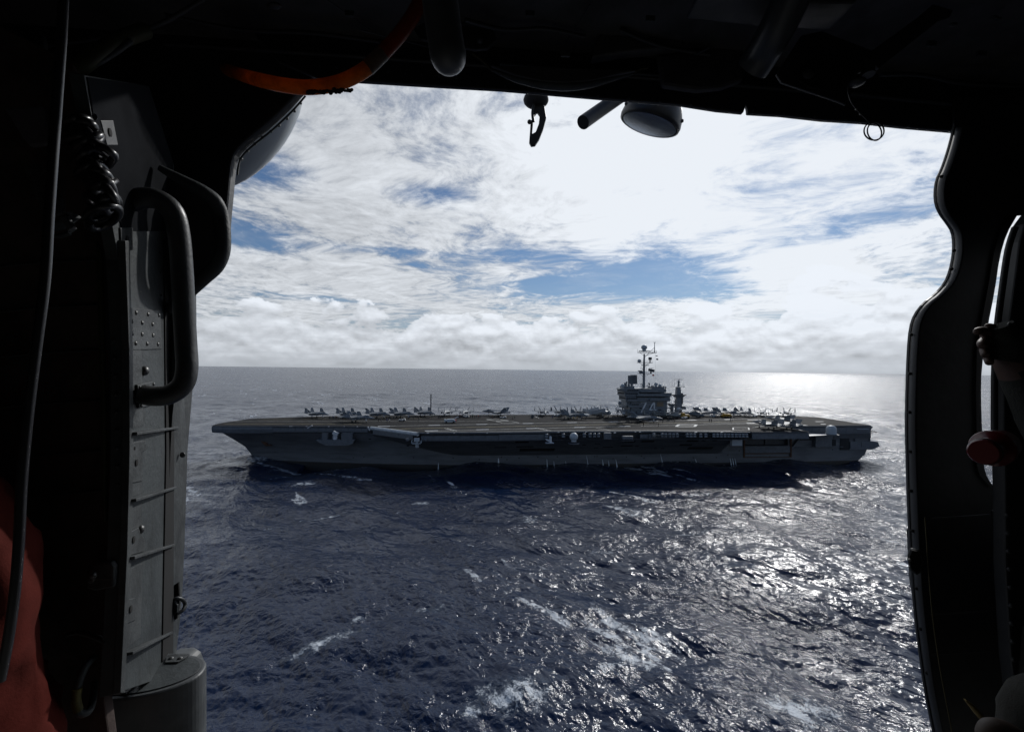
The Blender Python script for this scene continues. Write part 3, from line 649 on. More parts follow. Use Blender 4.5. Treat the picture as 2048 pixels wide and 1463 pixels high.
# ---- deck markings (thin sheets just above the plating)
def strip(pts, w, name='deck_line', m_=None, z=0.006):
    for (x0, y0), (x1, y1) in zip(pts, pts[1:]):
        L = math.hypot(x1-x0, y1-y0); nx, ny = -(y1-y0)/L*w/2, (x1-x0)/L*w/2
        link_mesh(name, [(x0-nx, y0-ny, DZ+z), (x1-nx, y1-ny, DZ+z), (x1+nx, y1+ny, DZ+z), (x0+nx, y0+ny, DZ+z)], [(0, 1, 2, 3)], m_ or M_line, ship)
k_ = 0.149
strip([(252, 19.0), (20, 19.0-k_*232)], 0.45)
strip([(246, 28.9), (20, 28.9-k_*226)], 0.5, m_=M_yline, z=0.007)
strip([(229, 35.6), (132, 35.6-k_*97)], 0.5); strip([(126, 20.3), (30, 20.3-k_*96)], 0.4)
strip([(229, 37.2), (205, 36.9), (165, 34.9), (128.7, 35.2), (90, 38.0)], 0.7, m_=M_wear, z=0.008); strip([(229, 38.9), (198, 39.3), (165, 36.8), (128.7, 37.2), (90, 40.0)], 0.35, z=0.009)
for s_ in (250, 227, 204, 180.5, 157, 133.5, 110, 86, 62): strip([(s_+2.7, 19.15-k_*(252-s_-2.7)), (s_-2.7, 19.15-k_*(252-s_+2.7))], 1.5, 'deck_dash', M_white, 0.010)
for s_ in (227, 204.5, 181.5, 158, 134.5): strip([(s_+2.8, 35.3-k_*(229-s_-2.8)), (s_-2.8, 35.3-k_*(229-s_+2.8))], 1.5, 'deck_dash', M_white, 0.010)
strip([(325, -1.5), (200, -1.5)], 0.35); strip([(325, 9), (262, 10.5)], 0.3, m_=M_yline); strip([(318, -9), (230, -16)], 0.3, m_=M_yline)
for s_ in (218.7, 217.4, 176.8, 175.6, 147.8): strip([(s_+3.0, 26.5), (s_-1.4, 35.5)], 0.35, z=0.012)
def frame_mark(cx, cy, w, h, skew, lw=0.55):
    P = [(cx-w/2+skew, cy-h/2), (cx+w/2+skew, cy-h/2), (cx+w/2-skew, cy+h/2), (cx-w/2-skew, cy+h/2)]
    strip(P+[P[0]], lw, z=0.013)
frame_mark(195.0, -6.5, 7.5, 6.5, 2.0, 0.8); frame_mark(190.5, 3.0, 8.5, 7, 1.5, 0.5); frame_mark(101.5, 18.5, 9.5, 8.5, -2.8, 1.3); frame_mark(80.5, 31.0, 8, 8, -2.5, 0.6)
strip([(171.5, -27.5), (171.0, -15)], 0.4, z=0.012); strip([(88, 10), (30, 4)], 0.35, z=0.012); strip([(72, 27), (60, 20)], 0.4, z=0.012); strip([(66, 14), (58, 12), (40, 12)], 0.5, z=0.013)
for q in ((48, -7, 8), (28, -6, 5), (60, 8, 5), (15, 2, 5), (40, 16, 3), (23, 14, 3)): strip([(q[0]+q[2]/2, q[1]), (q[0]-q[2]/2, q[1])], 1.1, 'deck_dash', M_white, 0.014)
for s_ in (72, 60, 48, 36): strip([(s_+2, 22-k_*2+(s_-60)*k_), (s_-6, -22+(s_-60)*k_)], 0.12, 'arresting_wire', M_dark, 0.03)

# ---- island
isl = empty('island', (0, 0, 0), (0, 0, 0), ship, 3)
ISL = []
def ib(x0, x1, z0, z1, y0, y1, name='island_block', m_=None, bev=0.0):
    return MB().bx(x0, x1, y0, y1, z0, z1).build(name, m_ or M_isl, isl, bevel=bev)
M_isl = mat('island_grey', (0.135, 0.152, 0.168), 0.5, var=0.3, vscale=0.9, stretch=(0.5, 0.5, 1.5), col2=(0.098, 0.112, 0.126))
ib(92.8, 115.0, DZ, 28.2, -33.5, -22.0, bev=0.1)
ib(115.0, 117.4, 24.4, 28.2, -32.5, -23.2)
ib(91.2, 118.3, 28.2, 30.9, -34.0, -21.7, bev=0.1); ib(90.3, 119.2, 31.2, 33.3, -34.2, -21.5, bev=0.1); ib(93.5, 119.6, 33.5, 35.7, -33.6, -21.9, bev=0.1)
ib(91.0, 118.6, 30.9, 31.2, -33.6, -22.3, 'recess_band', M_dark); ib(94.5, 118.8, 33.3, 33.5, -33.2, -22.3, 'recess_band', M_dark)
ib(94.5, 112, 30.35, 30.85, -21.72, -21.62, 'recess_band', M_dark); ib(97, 110.5, 32.8, 33.25, -21.52, -21.42, 'recess_band', M_dark)
ib(100.8, 112.5, 27.2, 27.6, -21.98, -21.8, 'ledge', M_isl)
ib(112.5, 118.8, 35.7, 37.0, -31, -23.5); ib(94.2, 101.5, 35.7, 36.9, -30, -23)
ib(110.4, 116.8, 24.6, 25.9, -22.3, -20.8, 'walkway_balcony', M_isl); ib(106.5, 117.6, 28.2, 29.3, -22.3, -20.4, 'walkway_balcony', M_isl); ib(91.4, 112, 31.2, 32.2, -21.9, -20.3, 'walkway_balcony', M_isl); ib(91.6, 104, 28.6, 29.7, -22, -20.2, 'walkway_balcony', M_isl); ib(95.5, 110, 33.6, 34.6, -22, -20.6, 'walkway_balcony', M_isl)
for z_, x0, x1, y_ in ((26.2, 110.3, 114.6, -21.95), (29.8, 111.2, 118.0, -21.65), (32.6, 111.2, 118.8, -21.45), (34.6, 110.6, 119.2, -21.85)):
    n = int((x1-x0)/1.05)
    for i in range(n):
        a = x0+(x1-x0)*(i+0.5)/n; ib(a-0.42, a+0.42, z_-0.42, z_+0.42, y_, y_+0.06, 'window', M_dark)
for z_ in (29.8, 32.6, 34.6):
    for i in range(8):
        a = -33+i*1.4; MB().bx(118.2 if z_ < 30 else (119.15 if z_ < 33 else 119.55), 118.4 if z_ < 30 else (119.3 if z_ < 33 else 119.7), a, a+1.1, z_-0.45, z_+0.45).build('window', M_dark, isl)
mb = MB(); mb.prism([(118.8, 33.6), (122.6, 35.3), (121.8, 35.6), (117, 35.6)], 1, -27, -21.0); mb.build('bridge_wing', M_isl, isl)
mb = MB(); mb.bx(116.8, 123.4, -24.5, -21.5, 25.5, 25.75); mb.tube([(122, -23, 25.5), (116.2, -23, 22.6)], 0.25, 6); mb.build('antenna_platform', M_isl, isl)
ball('small_dome', (121.6, -23, 27.0), 0.95, M_isl, isl, 0.5, (1, 1, 1.2))
for q in ((107.2, 20.8), (97.4, 21.5), (103.5, 24.8), (111.8, 21.3)): ib(q[0]-0.5, q[0]+0.5, q[1]-0.95, q[1]+0.95, -21.98, -21.88, 'island_door', M_dgrey)
ib(95.2, 99.3, 25.2, 27.7, -21.98, -21.8, 'tan_board', M_brown)
for q in ((94.3, 22.3), (97.5, 23.2), (102, 20.2), (109, 24)): ib(q[0]-0.9, q[0]+0.9, q[1]-0.3, q[1]+0.3, -21.98, -21.85, 'vent_grille', M_dark)
# hull number, built as raised plates
M_num = mat('number_white', (0.66, 0.68, 0.70), 0.5)
def num_poly(name, polys):
    mb = MB()
    for P in polys: mb.prism([(x, z) for x, z in P], 1, -21.98, -21.80)
    mb.build(name, M_num, isl)
num_poly('numeral', [[(109.2, 27.7), (105.6, 27.7), (105.6, 27.1), (109.2, 27.1)], [(106.5, 27.1), (105.6, 27.1), (108.3, 21.5), (109.2, 21.5)]])
num_poly('numeral', [[(101.6, 27.7), (100.7, 27.7), (103.2, 23.5), (103.9, 23.5)], [(104.0, 23.5), (99.6, 23.5), (99.6, 22.8), (104.0, 22.8)], [(101.2, 27.7), (100.55, 27.7), (100.55, 21.9), (101.2, 21.9)]])
# mast and aerials
def sx(px): return 105.3-(px-1289)/3.22
def zy(py): return 35.7+(776-py)/3.2
YM = -27.0
mb = MB(); mb.tube([(sx(1289), YM, 35), (sx(1289), YM, zy(748)), (sx(1289.3), YM, zy(710))], [0.85, 0.72, 0.45], 10); mb.build('mast', M_isl, isl)
def plat(x0, x1, y, th=0.25, w=2.4):
    mb = MB(); mb.bx(sx(x0), sx(x1), YM-w/2, YM+w/2, zy(y)-th/2, zy(y)+th/2)
    mb.tube([(sx(x0+3), YM, zy(y)), (sx(1289), YM, zy(y)-2.0)], 0.09, 5); mb.tube([(sx(x1-3), YM, zy(y)), (sx(1289), YM, zy(y)-2.0)], 0.09, 5)
    n = int(abs(x1-x0)/3)
    for i in range(n+1): mb.tube([(sx(x0+(x1-x0)*i/n), YM+w/2, zy(y)), (sx(x0+(x1-x0)*i/n), YM+w/2, zy(y)+1.0)], 0.04, 4)
    mb.tube([(sx(x0), YM+w/2, zy(y)+1.0), (sx(x1), YM+w/2, zy(y)+1.0)], 0.04, 4)
    mb.build('mast_platform', M_isl, isl)
plat(1277, 1313, 707.5, 0.3); plat(1276, 1305, 727); plat(1285, 1297, 732, 0.4, 3); plat(1277, 1303, 748); plat(1282, 1290, 738.5, 0.2, 1.2)
mb = MB(); mb.bx(sx(1281), sx(1299), YM-1.6, YM+1.6, zy(705.0), zy(704.0)); 
for a in (1283, 1287, 1292, 1297): mb.tube([(sx(a), YM+1, zy(707)), (sx(a+1), YM+1, zy(704))], 0.08, 5)
mb.build('dome_base', M_isl, isl)
ball('tacan_dome', (sx(1289), YM, zy(697.5)), 1.8, M_ray, isl, 1.4, (1, 1, 0.85))
mb = MB(); mb.tube([(sx(1310), YM, zy(707)), (sx(1310), YM, zy(688))], [0.28, 0.16], 6); mb.tube([(sx(1310), YM, zy(697)), (sx(1291), YM, zy(716))], 0.13, 5); mb.tube([(sx(1308), YM, zy(707.5)), (sx(1292), YM, zy(714))], 0.08, 5); mb.bx(sx(1308.3), sx(1311.8), YM-.4, YM+.4, zy(688), zy(687.3)); mb.build('mast_pole', M_isl, isl)
ball('satcom_dome', (sx(1279.6), YM, zy(723.6)), 1.1, M_ray, isl, 0.4)
mb = MB(); mb.bx(sx(1298.3), sx(1303.8), YM-.5, YM+.7, zy(721.5), zy(716.3)); mb.tube([(sx(1301), YM, zy(727)), (sx(1301), YM, zy(721))], 0.35, 6); mb.build('target_radar', M_dgrey, isl)
mb = MB(); mb.box((sx(1304), YM, zy(741.5)), (3.6, 1.2, 1.5), (0, -0.22, 0)); mb.tube([(sx(1303), YM, zy(748)), (sx(1303), YM, zy(743))], 0.4, 6); mb.bx(sx(1300), sx(1308), YM-.2, YM+.2, zy(737.6), zy(737.0)); mb.tube([(sx(1304), YM, zy(741)), (sx(1304), YM, zy(737))], 0.15, 5); mb.build('search_radar', M_dgrey, isl)
mb = MB(); mb.bx(sx(1277.5), sx(1285), YM-.5, YM+.7, zy(744), zy(742)); mb.bx(sx(1280), sx(1287), YM-.8, YM+.8, zy(747.5), zy(744)); mb.build('antenna_cluster', M_isl, isl)
for a, y0, y1 in ((1276, 707, 701), (1279, 707, 702.5), (1313.5, 708, 702), (1294, 748, 735), (1283, 739, 734), (1275.6, 727, 724)): MB().tube([(sx(a), YM, zy(y0)), (sx(a), YM, zy(y1))], 0.07, 5).build('whip_antenna', M_isl, isl)
mb = MB(); mb.box((sx(1266.3), YM, zy(760)), (5.8, 0.5, 5.2), (0, 0.03, 0.1)); mb.build('air_search_radar', M_grey, isl)
for i in range(9): MB().box((sx(1258+i*2.05), YM+0.32, zy(760)), (0.09, 0.12, 5.1), (0, 0.03, 0.1)).build('radar_slat', M_isl, isl)
mb = MB(); mb.tube([(sx(1265), YM-.2, 35.5), (sx(1265), YM-.2, zy(768))], 0.75, 8); mb.bx(sx(1262), sx(1274), YM-.2, YM+.2, zy(751.5), zy(750.6)); mb.build('radar_pedestal', M_isl, isl)
ball('satcom_dome', (sx(1243.3), -24, zy(771)), 1.15, M_ray, isl, 0.5); ball('satcom_dome', (sx(1249), -25, zy(768.5)), 0.95, M_isl, isl, 0.8)
ball('satcom_dome', (sx(1310.5), -25, zy(768)), 1.15, M_ray, isl, 1.6); ball('satcom_dome', (sx(1318.6), -25, zy(770.5)), 1.05, M_ray, isl, 1.2)
for i, (a, h_) in enumerate(((1252, 765), (1255, 769), (1257, 770.5), (1281, 768), (1284, 770), (1293, 771), (1297, 767), (1302, 771.5), (1305, 772), (1326, 772), (1330, 774))):
    mb = MB(); b_ = 37 if a > 1305 else 35.7
    mb.tube([(sx(a), YM+2, 35.4), (sx(a), YM+2, zy(h_))], 0.16 if i % 2 else 0.28, 5); mb.sphere((sx(a), YM+2, zy(h_)), 0.4 if i % 2 else 0.6, 8, 5); mb.build('director_mount', M_isl, isl)
# signal flags
for nm_, a, y_, w_, h_, c_ in (('signal_flag', 1311.2, 712.5, 1.3, 0.5, (0.6, 0.5, 0.45)), ('signal_flag', 1312.5, 718.5, 1.3, 0.9, (0.02, 0.03, 0.08)), ('signal_flag', 1305.0, 749.3, 1.2, 0.9, (0.55, 0.03, 0.02))):
    g_ = []
    for i in range(7): g_.append([(sx(a)-w_*i/6, YM+0.6+0.15*math.sin(i*1.3), zy(y_)-0.1*i/6), (sx(a)-w_*i/6, YM+0.6+0.15*math.sin(i*1.3+0.5), zy(y_)-h_-0.1*i/6)])
    MB().loft(g_, closed=False, caps=False).build(nm_, mat('flag_cloth', c_, 0.8), isl)
MB().tube([(sx(1310), YM+.6, zy(708)), (sx(1312), YM+.6, zy(750)), (sx(1312), YM+.6, 37)], 0.03, 4).build('halyard', M_dgrey, isl)
# clutter aft of the island: platforms and a lattice
random.seed(12)
for i in range(13):
    x0 = random.uniform(86.5, 92.4); z0 = random.uniform(20.5, 27.5); mb = MB()
    mb.tube([(x0, -24, z0), (x0+random.uniform(-2.5, 2.5), -24+random.uniform(-2, 2), z0+random.uniform(-3, 1.0))], random.uniform(0.08, 0.2), 5); mb.build('island_strut', M_isl, isl)
for x0, x1, z0, z1 in ((89.0, 92.8, 24.0, 24.5), (87.6, 90.4, 25.2, 26.6), (90.2, 92.8, 26.2, 26.9), (88.2, 89.0, 20.5, 26)): ib(x0, x1, z0, z1, -26, -23.4, 'aft_platform')
# aft mast, standing on its own behind the island
am = empty('aft_mast', (0, 0, 0), (0, 0, 0), ship, 2)
YA = -28.0
def ax(px): return 83.0-(px-1358)/3.12
def az_(py): return 34.9+(779-py)/3.12
mb = MB(); mb.loft([[(ax(1358)-w1, YA-w2, z_), (ax(1358)+w1, YA-w2, z_), (ax(1358)+w1, YA+w2, z_), (ax(1358)-w1, YA+w2, z_)] for w1, w2, z_ in ((1.75, 1.5, DZ-0.1), (1.65, 1.4, az_(800)), (1.55, 1.3, az_(794)))], smooth=False); mb.build('mast_trunk', M_isl, am)
mb = MB(); mb.loft([[(ax(1358.5)-w1, YA-w2, z_), (ax(1358.5)+w1, YA-w2, z_), (ax(1358.5)+w1, YA+w2, z_), (ax(1358.5)-w1, YA+w2, z_)] for w1, w2, z_ in ((1.9, 1.6, az_(793.6)), (3.8, 2.4, az_(788.6)), (3.9, 2.5, az_(788)))], smooth=False); mb.build('mast_collar', M_isl, am)
mb = MB(); mb.loft([[(ax(1357.5)-w1, YA-w1, z_), (ax(1357.5)+w1, YA-w1, z_), (ax(1357.5)+w1, YA+w1, z_), (ax(1357.5)-w1, YA+w1, z_)] for w1, z_ in ((1.35, az_(787.8)), (1.1, az_(774.5)))], smooth=False); mb.build('mast_trunk', M_isl, am)
mb = MB(); mb.bx(ax(1345), ax(1370), YA-1.2, YA+1.2, az_(773.9), az_(773.2)); mb.build('mast_platform', M_isl, am)
mb = MB(); mb.tube([(ax(1358.5), YA, az_(773)), (ax(1358.5), YA, az_(764))], [0.8, 0.45], 8); mb.sphere((ax(1358.5), YA, az_(764.2)), 0.75, 10, 6); mb.tube([(ax(1359), YA, az_(763)), (ax(1359), YA, az_(760.5))], 0.3, 6); mb.build('mast_head', M_isl, am)
for a, y0, y1 in ((1345.3, 773, 755), (1350.3, 773, 755), (1366, 773, 769), (1368.5, 773, 768), (1363, 773, 769)): MB().tube([(ax(a), YA, az_(y0)), (ax(a), YA, az_(y1))], 0.06, 5).build('whip_antenna', M_isl, am)
mb = MB()
for y_ in (758.5, 760.5): mb.tube([(ax(1351), YA, az_(y_)), (ax(1368), YA, az_(y_))], 0.05, 4)
for i in range(7): mb.tube([(ax(1353+i*2.3), YA, az_(761.5)), (ax(1353+i*2.3), YA, az_(757.5))], 0.045, 4)
mb.tube([(ax(1359), YA, az_(763)), (ax(1359), YA, az_(758))], 0.08, 4); mb.build('wire_antenna', M_isl, am)
MB().bx(ax(1365.5), ax(1370.8), YA-.4, YA+1.6, az_(816), az_(810)).build('equipment_box', M_isl, am)
MB().bx(ax(1362.5), ax(1365), YA-.4, YA+1.6, az_(806), az_(785)).build('cable_trunk', M_dgrey, am)
mb = MB(); mb.bx(ax(1352.5), ax(1350), YA+0.5, YA+1.6, az_(808), az_(806)); mb.bx(ax(1352), ax(1350.5), YA+.8, YA+1.4, az_(816), az_(808)); mb.build('equipment_box', M_isl, am)
# tall lattice antenna mast on the starboard deck edge
la = empty('lattice_antenna', (0, 0, 0), (0, 0, 0), ship, 1)
mb = MB(); x_, y_ = 232.0, -33.4
mb.tube([(x_, y_, 18.4), (x_, y_, 31.0)], 0.34, 6); mb.tube([(x_-0.9, y_, 18.4), (x_, y_, 22.0)], 0.2, 5); mb.tube([(x_+0.9, y_, 18.4), (x_, y_, 22)], 0.2, 5)
mb.build('antenna_pole', M_dgrey, la)
for i in range(11): MB().bx(x_-0.5, x_+0.5, y_-.06, y_+.06, 23+i*0.75, 23.12+i*0.75).build('antenna_rung', M_dgrey, la)
# ------------------------------------------------------------------ what stands on the flight deck
def deck_at(root, s, y, heading, z=DZ):
    """place a thing at deck coordinates; heading 0 = towards the bow, 90 = towards port"""
    c_, s_ = math.cos(HEAD), math.sin(HEAD)
    root.location = (SHIP_O.x+s*c_-y*s_, SHIP_O.y+s*s_+y*c_, z+0.012)
    root.rotation_euler = (0, 0, HEAD+R(heading))
M_jet = mat('jet_grey', (0.155, 0.175, 0.195), 0.5, var=0.2, vscale=0.9, col2=(0.115, 0.13, 0.148))
M_jetd = mat('jet_dark_grey', (0.13, 0.15, 0.17), 0.5)
M_canopy = mat('canopy_glass', (0.03, 0.035, 0.04), 0.08, spec=0.9)
M_tyre = mat('tyre_rubber', (0.02, 0.02, 0.02), 0.8)
M_gearw = mat('gear_white', (0.55, 0.56, 0.57), 0.5)
def wingplate(mb, P, th):
    """P: 4+ points (x,y,z) of the mid-plane outline; th thickness per point"""
    n = len(P); a, b, c_ = Vector(P[0]), Vector(P[1]), Vector(P[2]); nr = (b-a).cross(c_-a).normalized()
    vs = [Vector(p)+nr*t_/2 for p, t_ in zip(P, th)]+[Vector(p)-nr*t_/2 for p, t_ in zip(P, th)]
    mb.add(vs, [tuple(range(n)), tuple(range(n, 2*n))[::-1]]+[(i, i+n, (i+1) % n+n, (i+1) % n) for i in range(n)])
def super_ring(x, w, zc, h, n=14, e=0.75):
    r_ = []
    for k in range(n):
        th = 2*math.pi*k/n; c_, s_ = math.cos(th), math.sin(th)
        r_.append((x, w*math.copysign(abs(c_)**e, c_), zc+h*math.copysign(abs(s_)**e, s_)))
    return r_
def build_jet(folded, hook=False):
    root = empty('fighter_jet', size=3)
    mb = MB(); mb.loft([super_ring(*q) for q in ((10.1, .03, 2.22, .03), (9.2, .30, 2.28, .30), (8.0, .52, 2.38, .50), (6.6, .68, 2.5, .68), (5.0, .80, 2.55, .78), (3.6, 1.0, 2.5, .80), (2.0, 1.5, 2.4, .74), (0, 1.7, 2.35, .72), (-3, 1.66, 2.35, .70), (-5.2, 1.5, 2.4, .62), (-6.6, 1.3, 2.42, .52))]).build('fuselage', M_jet, root)
    mb = MB(); mb.sphere((5.2, 0, 3.05), 1.0, 14, 8, (1.9, 0.52, 0.62)); mb.build('canopy', M_canopy, root)
    mb = MB(); mb.loft([super_ring(*q) for q in ((4.2, .3, 3.1, .3), (2.5, .5, 3.05, .36), (0, .55, 2.95, .3), (-4.5, .4, 2.85, .25))]); mb.build('dorsal_spine', M_jet, root)
    for sd in (1, -1):
        mb = MB(); mb.loft([[(x, sd*(1.05+dy*0.62), 1.95+dz*0.5) for dy, dz in ((-1, -1), (1, -1), (1, 1), (-1, 1))] for x in (2.4, 0.0, -3.0)], smooth=False); mb.build('air_intake', M_jetd, root)
        mb = MB(); wingplate(mb, [(6.8, sd*0.6, 2.72), (3.4, sd*1.7, 2.70), (1.2, sd*2.0, 2.68), (-1, sd*1.2, 2.68)], (.1, .1, .14, .2))
        wingplate(mb, [(1.6, sd*1.5, 2.66), (0.0, sd*4.9, 2.62), (-3.1, sd*4.9, 2.60), (-3.5, sd*1.5, 2.66)], (.26, .16, .10, .16)); w_ = mb.build('wing', M_jet, root)
        mb = MB()
        if folded: wingplate(mb, [(0.0, sd*4.95, 2.66), (-1.1, sd*4.75, 4.9), (-3.0, sd*4.75, 4.9), (-3.1, sd*4.95, 2.66)], (.16, .1, .08, .10))
        else: wingplate(mb, [(0.0, sd*4.92, 2.62), (-1.1, sd*6.7, 2.56), (-3.0, sd*6.7, 2.56), (-3.1, sd*4.92, 2.60)], (.16, .1, .08, .10))
        mb.build('wing_tip', M_jet, w_)
        mb = MB(); wingplate(mb, [(-2.6, sd*1.2, 2.95), (-5.3, sd*2.15, 5.15), (-6.9, sd*2.15, 5.1), (-6.2, sd*1.2, 2.85)], (.2, .1, .08, .14)); mb.build('tail_fin', M_jet, root)
        mb = MB(); wingplate(mb, [(-5.4, sd*1.35, 2.45), (-7.2, sd*3.5, 2.40), (-8.6, sd*3.5, 2.40), (-8.0, sd*1.2, 2.45)], (.18, .08, .06, .12)); mb.build('tailplane', M_jet, root)
        mb = MB(); mb.tube([(-6.4, sd*0.62, 2.42), (-8.0, sd*0.62, 2.42)], [0.62, 0.48], 12); mb.build('engine_nozzle', M_jetd, root)
        mb = MB(); mb.tube([(1.6, sd*2.9, 1.75), (1.0, sd*2.9, 1.75), (-1.6, sd*2.9, 1.75), (-2.8, sd*2.9, 1.8)], [0.04, 0.33, 0.36, 0.05], 10); mb.bx(0.3, -1.6, sd*2.9-.06, sd*2.9+.06, 1.9, 2.6); mb.build('drop_tank', M_jet, root)
        mb = MB(); mb.tube([(-1.4, sd*1.3, 2.0), (-1.6, sd*1.6, 0.45)], 0.12, 6); mb.bx(-0.6, -1.3, sd*1.85-.03, sd*1.85+.03, 1.0, 1.9); g_ = mb.build('landing_leg', M_gearw, root)
        MB().tube([(-1.6, sd*1.45, 0.38), (-1.6, sd*1.75, 0.38)], 0.38, 12).build('wheel', M_tyre, g_)
    mb = MB(); mb.tube([(5.2, 0, 2.0), (5.4, 0, 0.4)], 0.11, 6); mb.bx(5.0, 5.7, -.3, -.26, 1.1, 1.9); g_ = mb.build('landing_leg', M_gearw, root)
    MB().tube([(5.4, -0.22, 0.28), (5.4, 0.22, 0.28)], 0.28, 10).build('wheel', M_tyre, g_)
    return root
JF = build_jet(True); JS = build_jet(False); used = {'f': False, 's': False}
# s, y, heading, folded, label
JETS = [
 (291.5, -17.5, 146, 'f', 'grey fighter jet with folded wings, the one parked nearest the bow tip'),
 (275.3, -17.5, 144, 'f', 'grey fighter jet parked second from the bow, partly behind the lone nearer jet'),
 (259.8, -17.2, 145, 'f', 'grey fighter jet parked third from the bow, nose pointing right, above the tail crewmen'),
 (247.2, -19.0, 146, 'f', 'grey fighter jet parked fourth from the bow beside the small pale tow tractor'),
 (235.0, -24.0, 132, 'f', 'grey fighter jet parked just left of the tall lattice antenna pole'),
 (266.0, 2.2, 160, 'f', 'lone grey fighter jet on the bow deck, in front of the parked row'),
 (222.6, -27.5, 84, 'f', 'fighter jet facing the camera just right of the tall antenna pole'),
 (212.1, -27.6, 82, 'f', 'fighter jet facing the camera, deck crew round its nose'),
 (193.5, -28.0, -28, 's', 'dark fighter jet with its nose pointing left, alone at mid deck'),
 (165.9, -30.2, 88, 'f', 'fighter jet seen nose-on, the lone one right of the left-pointing jet'),
 (155.6, -30.4, 92, 'f', 'fighter jet seen nose-on directly behind the side-on jet at mid deck'),
 (143.4, -30.4, 90, 'f', 'fighter jet seen nose-on left of the propeller plane with the sloping wing'),
 (130.4, -32.6, 88, 'f', 'fighter jet seen nose-on behind the fuselage of the white propeller plane'),
 (152.6, -11.5, 146, 'f', 'side-on fighter jet with folded wings and crewmen beneath it at mid deck'),
 (117.8, 3.0, 152, 's', 'fighter jet with outstretched wings on the landing strip in front of the island'),
 (67.0, -25.5, 128, 'f', 'fighter jet parked right behind the aft mast beside the helicopter'),
 (54.6, -25.5, 128, 'f', 'fighter jet parked behind the yellow deck crane, nose to the lower right'),
 (41.6, -26.0, 90, 'f', 'fighter jet seen nose-on on the aft deck, right of the yellow crane'),
 (29.0, -25.8, 60, 'f', 'fighter jet second from the right on the aft deck, nose turned left'),
 (14.6, -25.6, 44, 'f', 'last fighter jet on the far right of the aft deck, nose to the left'),
 (66.5, 31.2, -78, 'f', 'leftmost of the fighter jets parked on the lowered deck-edge lift'),
 (57.2, 31.2, -78, 'f', 'fighter jet in the middle of those parked on the deck-edge lift'),
 (45.2, 11.2, -72, 'f', 'rightmost of the fighter jets by the deck-edge lift, tail near the white radome'),
]
def clone(protos, key):
    if not used[key]: used[key] = True; return protos[key]
    return copy_tree(protos[key])
PJ = {'f': JF, 's': JS}
for s_, y_, hd, k_, lb in JETS:
    o = clone(PJ, k_); deck_at(o, s_, y_, hd); tag(o, lb, 'fighter jet', 'fighter jets on the flight deck')
# propeller planes
M_pl = mat('plane_pale_grey', (0.30, 0.32, 0.34), 0.45, var=0.15, vscale=0.8)
def build_prop(disc):
    root = empty('propeller_plane', size=3)
    mb = MB(); mb.loft([super_ring(*q, 14, 0.9) for q in ((8.3, .1, 2.2, .1), (7.6, .7, 2.3, .7), (6.2, 1.15, 2.5, 1.15), (2, 1.25, 2.6, 1.3), (-3, 1.2, 2.6, 1.25), (-6, .8, 2.8, .9), (-8.2, .3, 3.1, .35))]); mb.build('fuselage', M_pl, root)
    mb = MB(); mb.sphere((6.4, 0, 3.2), 0.8, 10, 6, (1.1, 1, .6)); mb.build('cockpit_window', M_canopy, root)
    mb = MB(); wingplate(mb, [(2.6, -3.6, 3.75), (2.6, 3.6, 3.75), (-0.4, 3.6, 3.75), (-0.4, -3.6, 3.75)], (.4, .4, .2, .2)); w_ = mb.build('wing', M_pl, root)
    for sd in (1, -1):
        mb = MB(); wingplate(mb, [(2.3, sd*3.7, 3.7), (-7.2, sd*2.6, 1.9), (-7.4, sd*2.9, 4.0), (2.0, sd*3.9, 5.6)], (.25, .12, .12, .25)); mb.build('folded_wing_panel', M_pl, w_)
        mb = MB(); mb.tube([(4.6, sd*3.0, 3.2), (4.0, sd*3.0, 3.2), (1, sd*3.0, 3.2), (-1.6, sd*3.0, 3.3)], [0.2, 0.55, 0.6, 0.2], 10); e_ = mb.build('engine', M_pl, root)
        for i in range(8):
            a = i*math.pi/4; MB().box((4.65, sd*3.0+math.cos(a)*1.15, 3.2+math.sin(a)*1.15), (0.08, 0.3, 1.8), (a-math.pi/2, 0, 0)).build('propeller_blade', M_jetd, e_)
        mb = MB(); mb.tube([(1, sd*3.0, 2.8), (1.0, sd*3.0, 0.5)], 0.13, 6); g_ = mb.build('landing_leg', M_gearw, root); MB().tube([(1, sd*3-.25, .45), (1, sd*3+.25, .45)], .45, 12).build('wheel', M_tyre, g_)
    mb = MB(); mb.tube([(6.2, 0, 2), (6.3, 0, .4)], .1, 6); g_ = mb.build('landing_leg', M_gearw, root); MB().tube([(6.3, -.2, .3), (6.3, .2, .3)], .3, 10).build('wheel', M_tyre, g_)
    mb = MB(); wingplate(mb, [(-7, -3.6, 3.4), (-7, 3.6, 3.4), (-8.4, 3.6, 3.4), (-8.4, -3.6, 3.4)], (.2, .2, .1, .1)); mb.build('tailplane', M_pl, root)
    for y_ in (-3.6, -1.4, 1.4, 3.6):
        mb = MB(); wingplate(mb, [(-6.9, y_, 2.6), (-7.5, y_, 4.9), (-8.5, y_, 4.9), (-8.5, y_, 2.6)], (.12,)*4); mb.build('tail_fin', M_pl, root)
    if disc:
        mb = lathe([(0.05, 0), (2.6, 0.18), (3.6, 0.42), (2.6, 0.66), (0.05, 0.86)], 28); o = mb.build('radar_dish', M_pl, root); o.location = (-1.5, 0, 5.1)
        MB().tube([(-1.5, 0, 3.8), (-1.5, 0, 5.2)], .35, 8).build('dish_pylon', M_pl, root)
    return root
o = build_prop(False); deck_at(o, 135.0, -20.5, 192); tag(o, 'pale propeller plane with a long sloping folded wing, left of the island', 'propeller plane', 'propeller planes on the deck')
o = build_prop(True); deck_at(o, 118.6, -26.2, 75); tag(o, 'propeller plane with a flat radar dish standing at the left foot of the island', 'propeller plane', 'propeller planes on the deck')
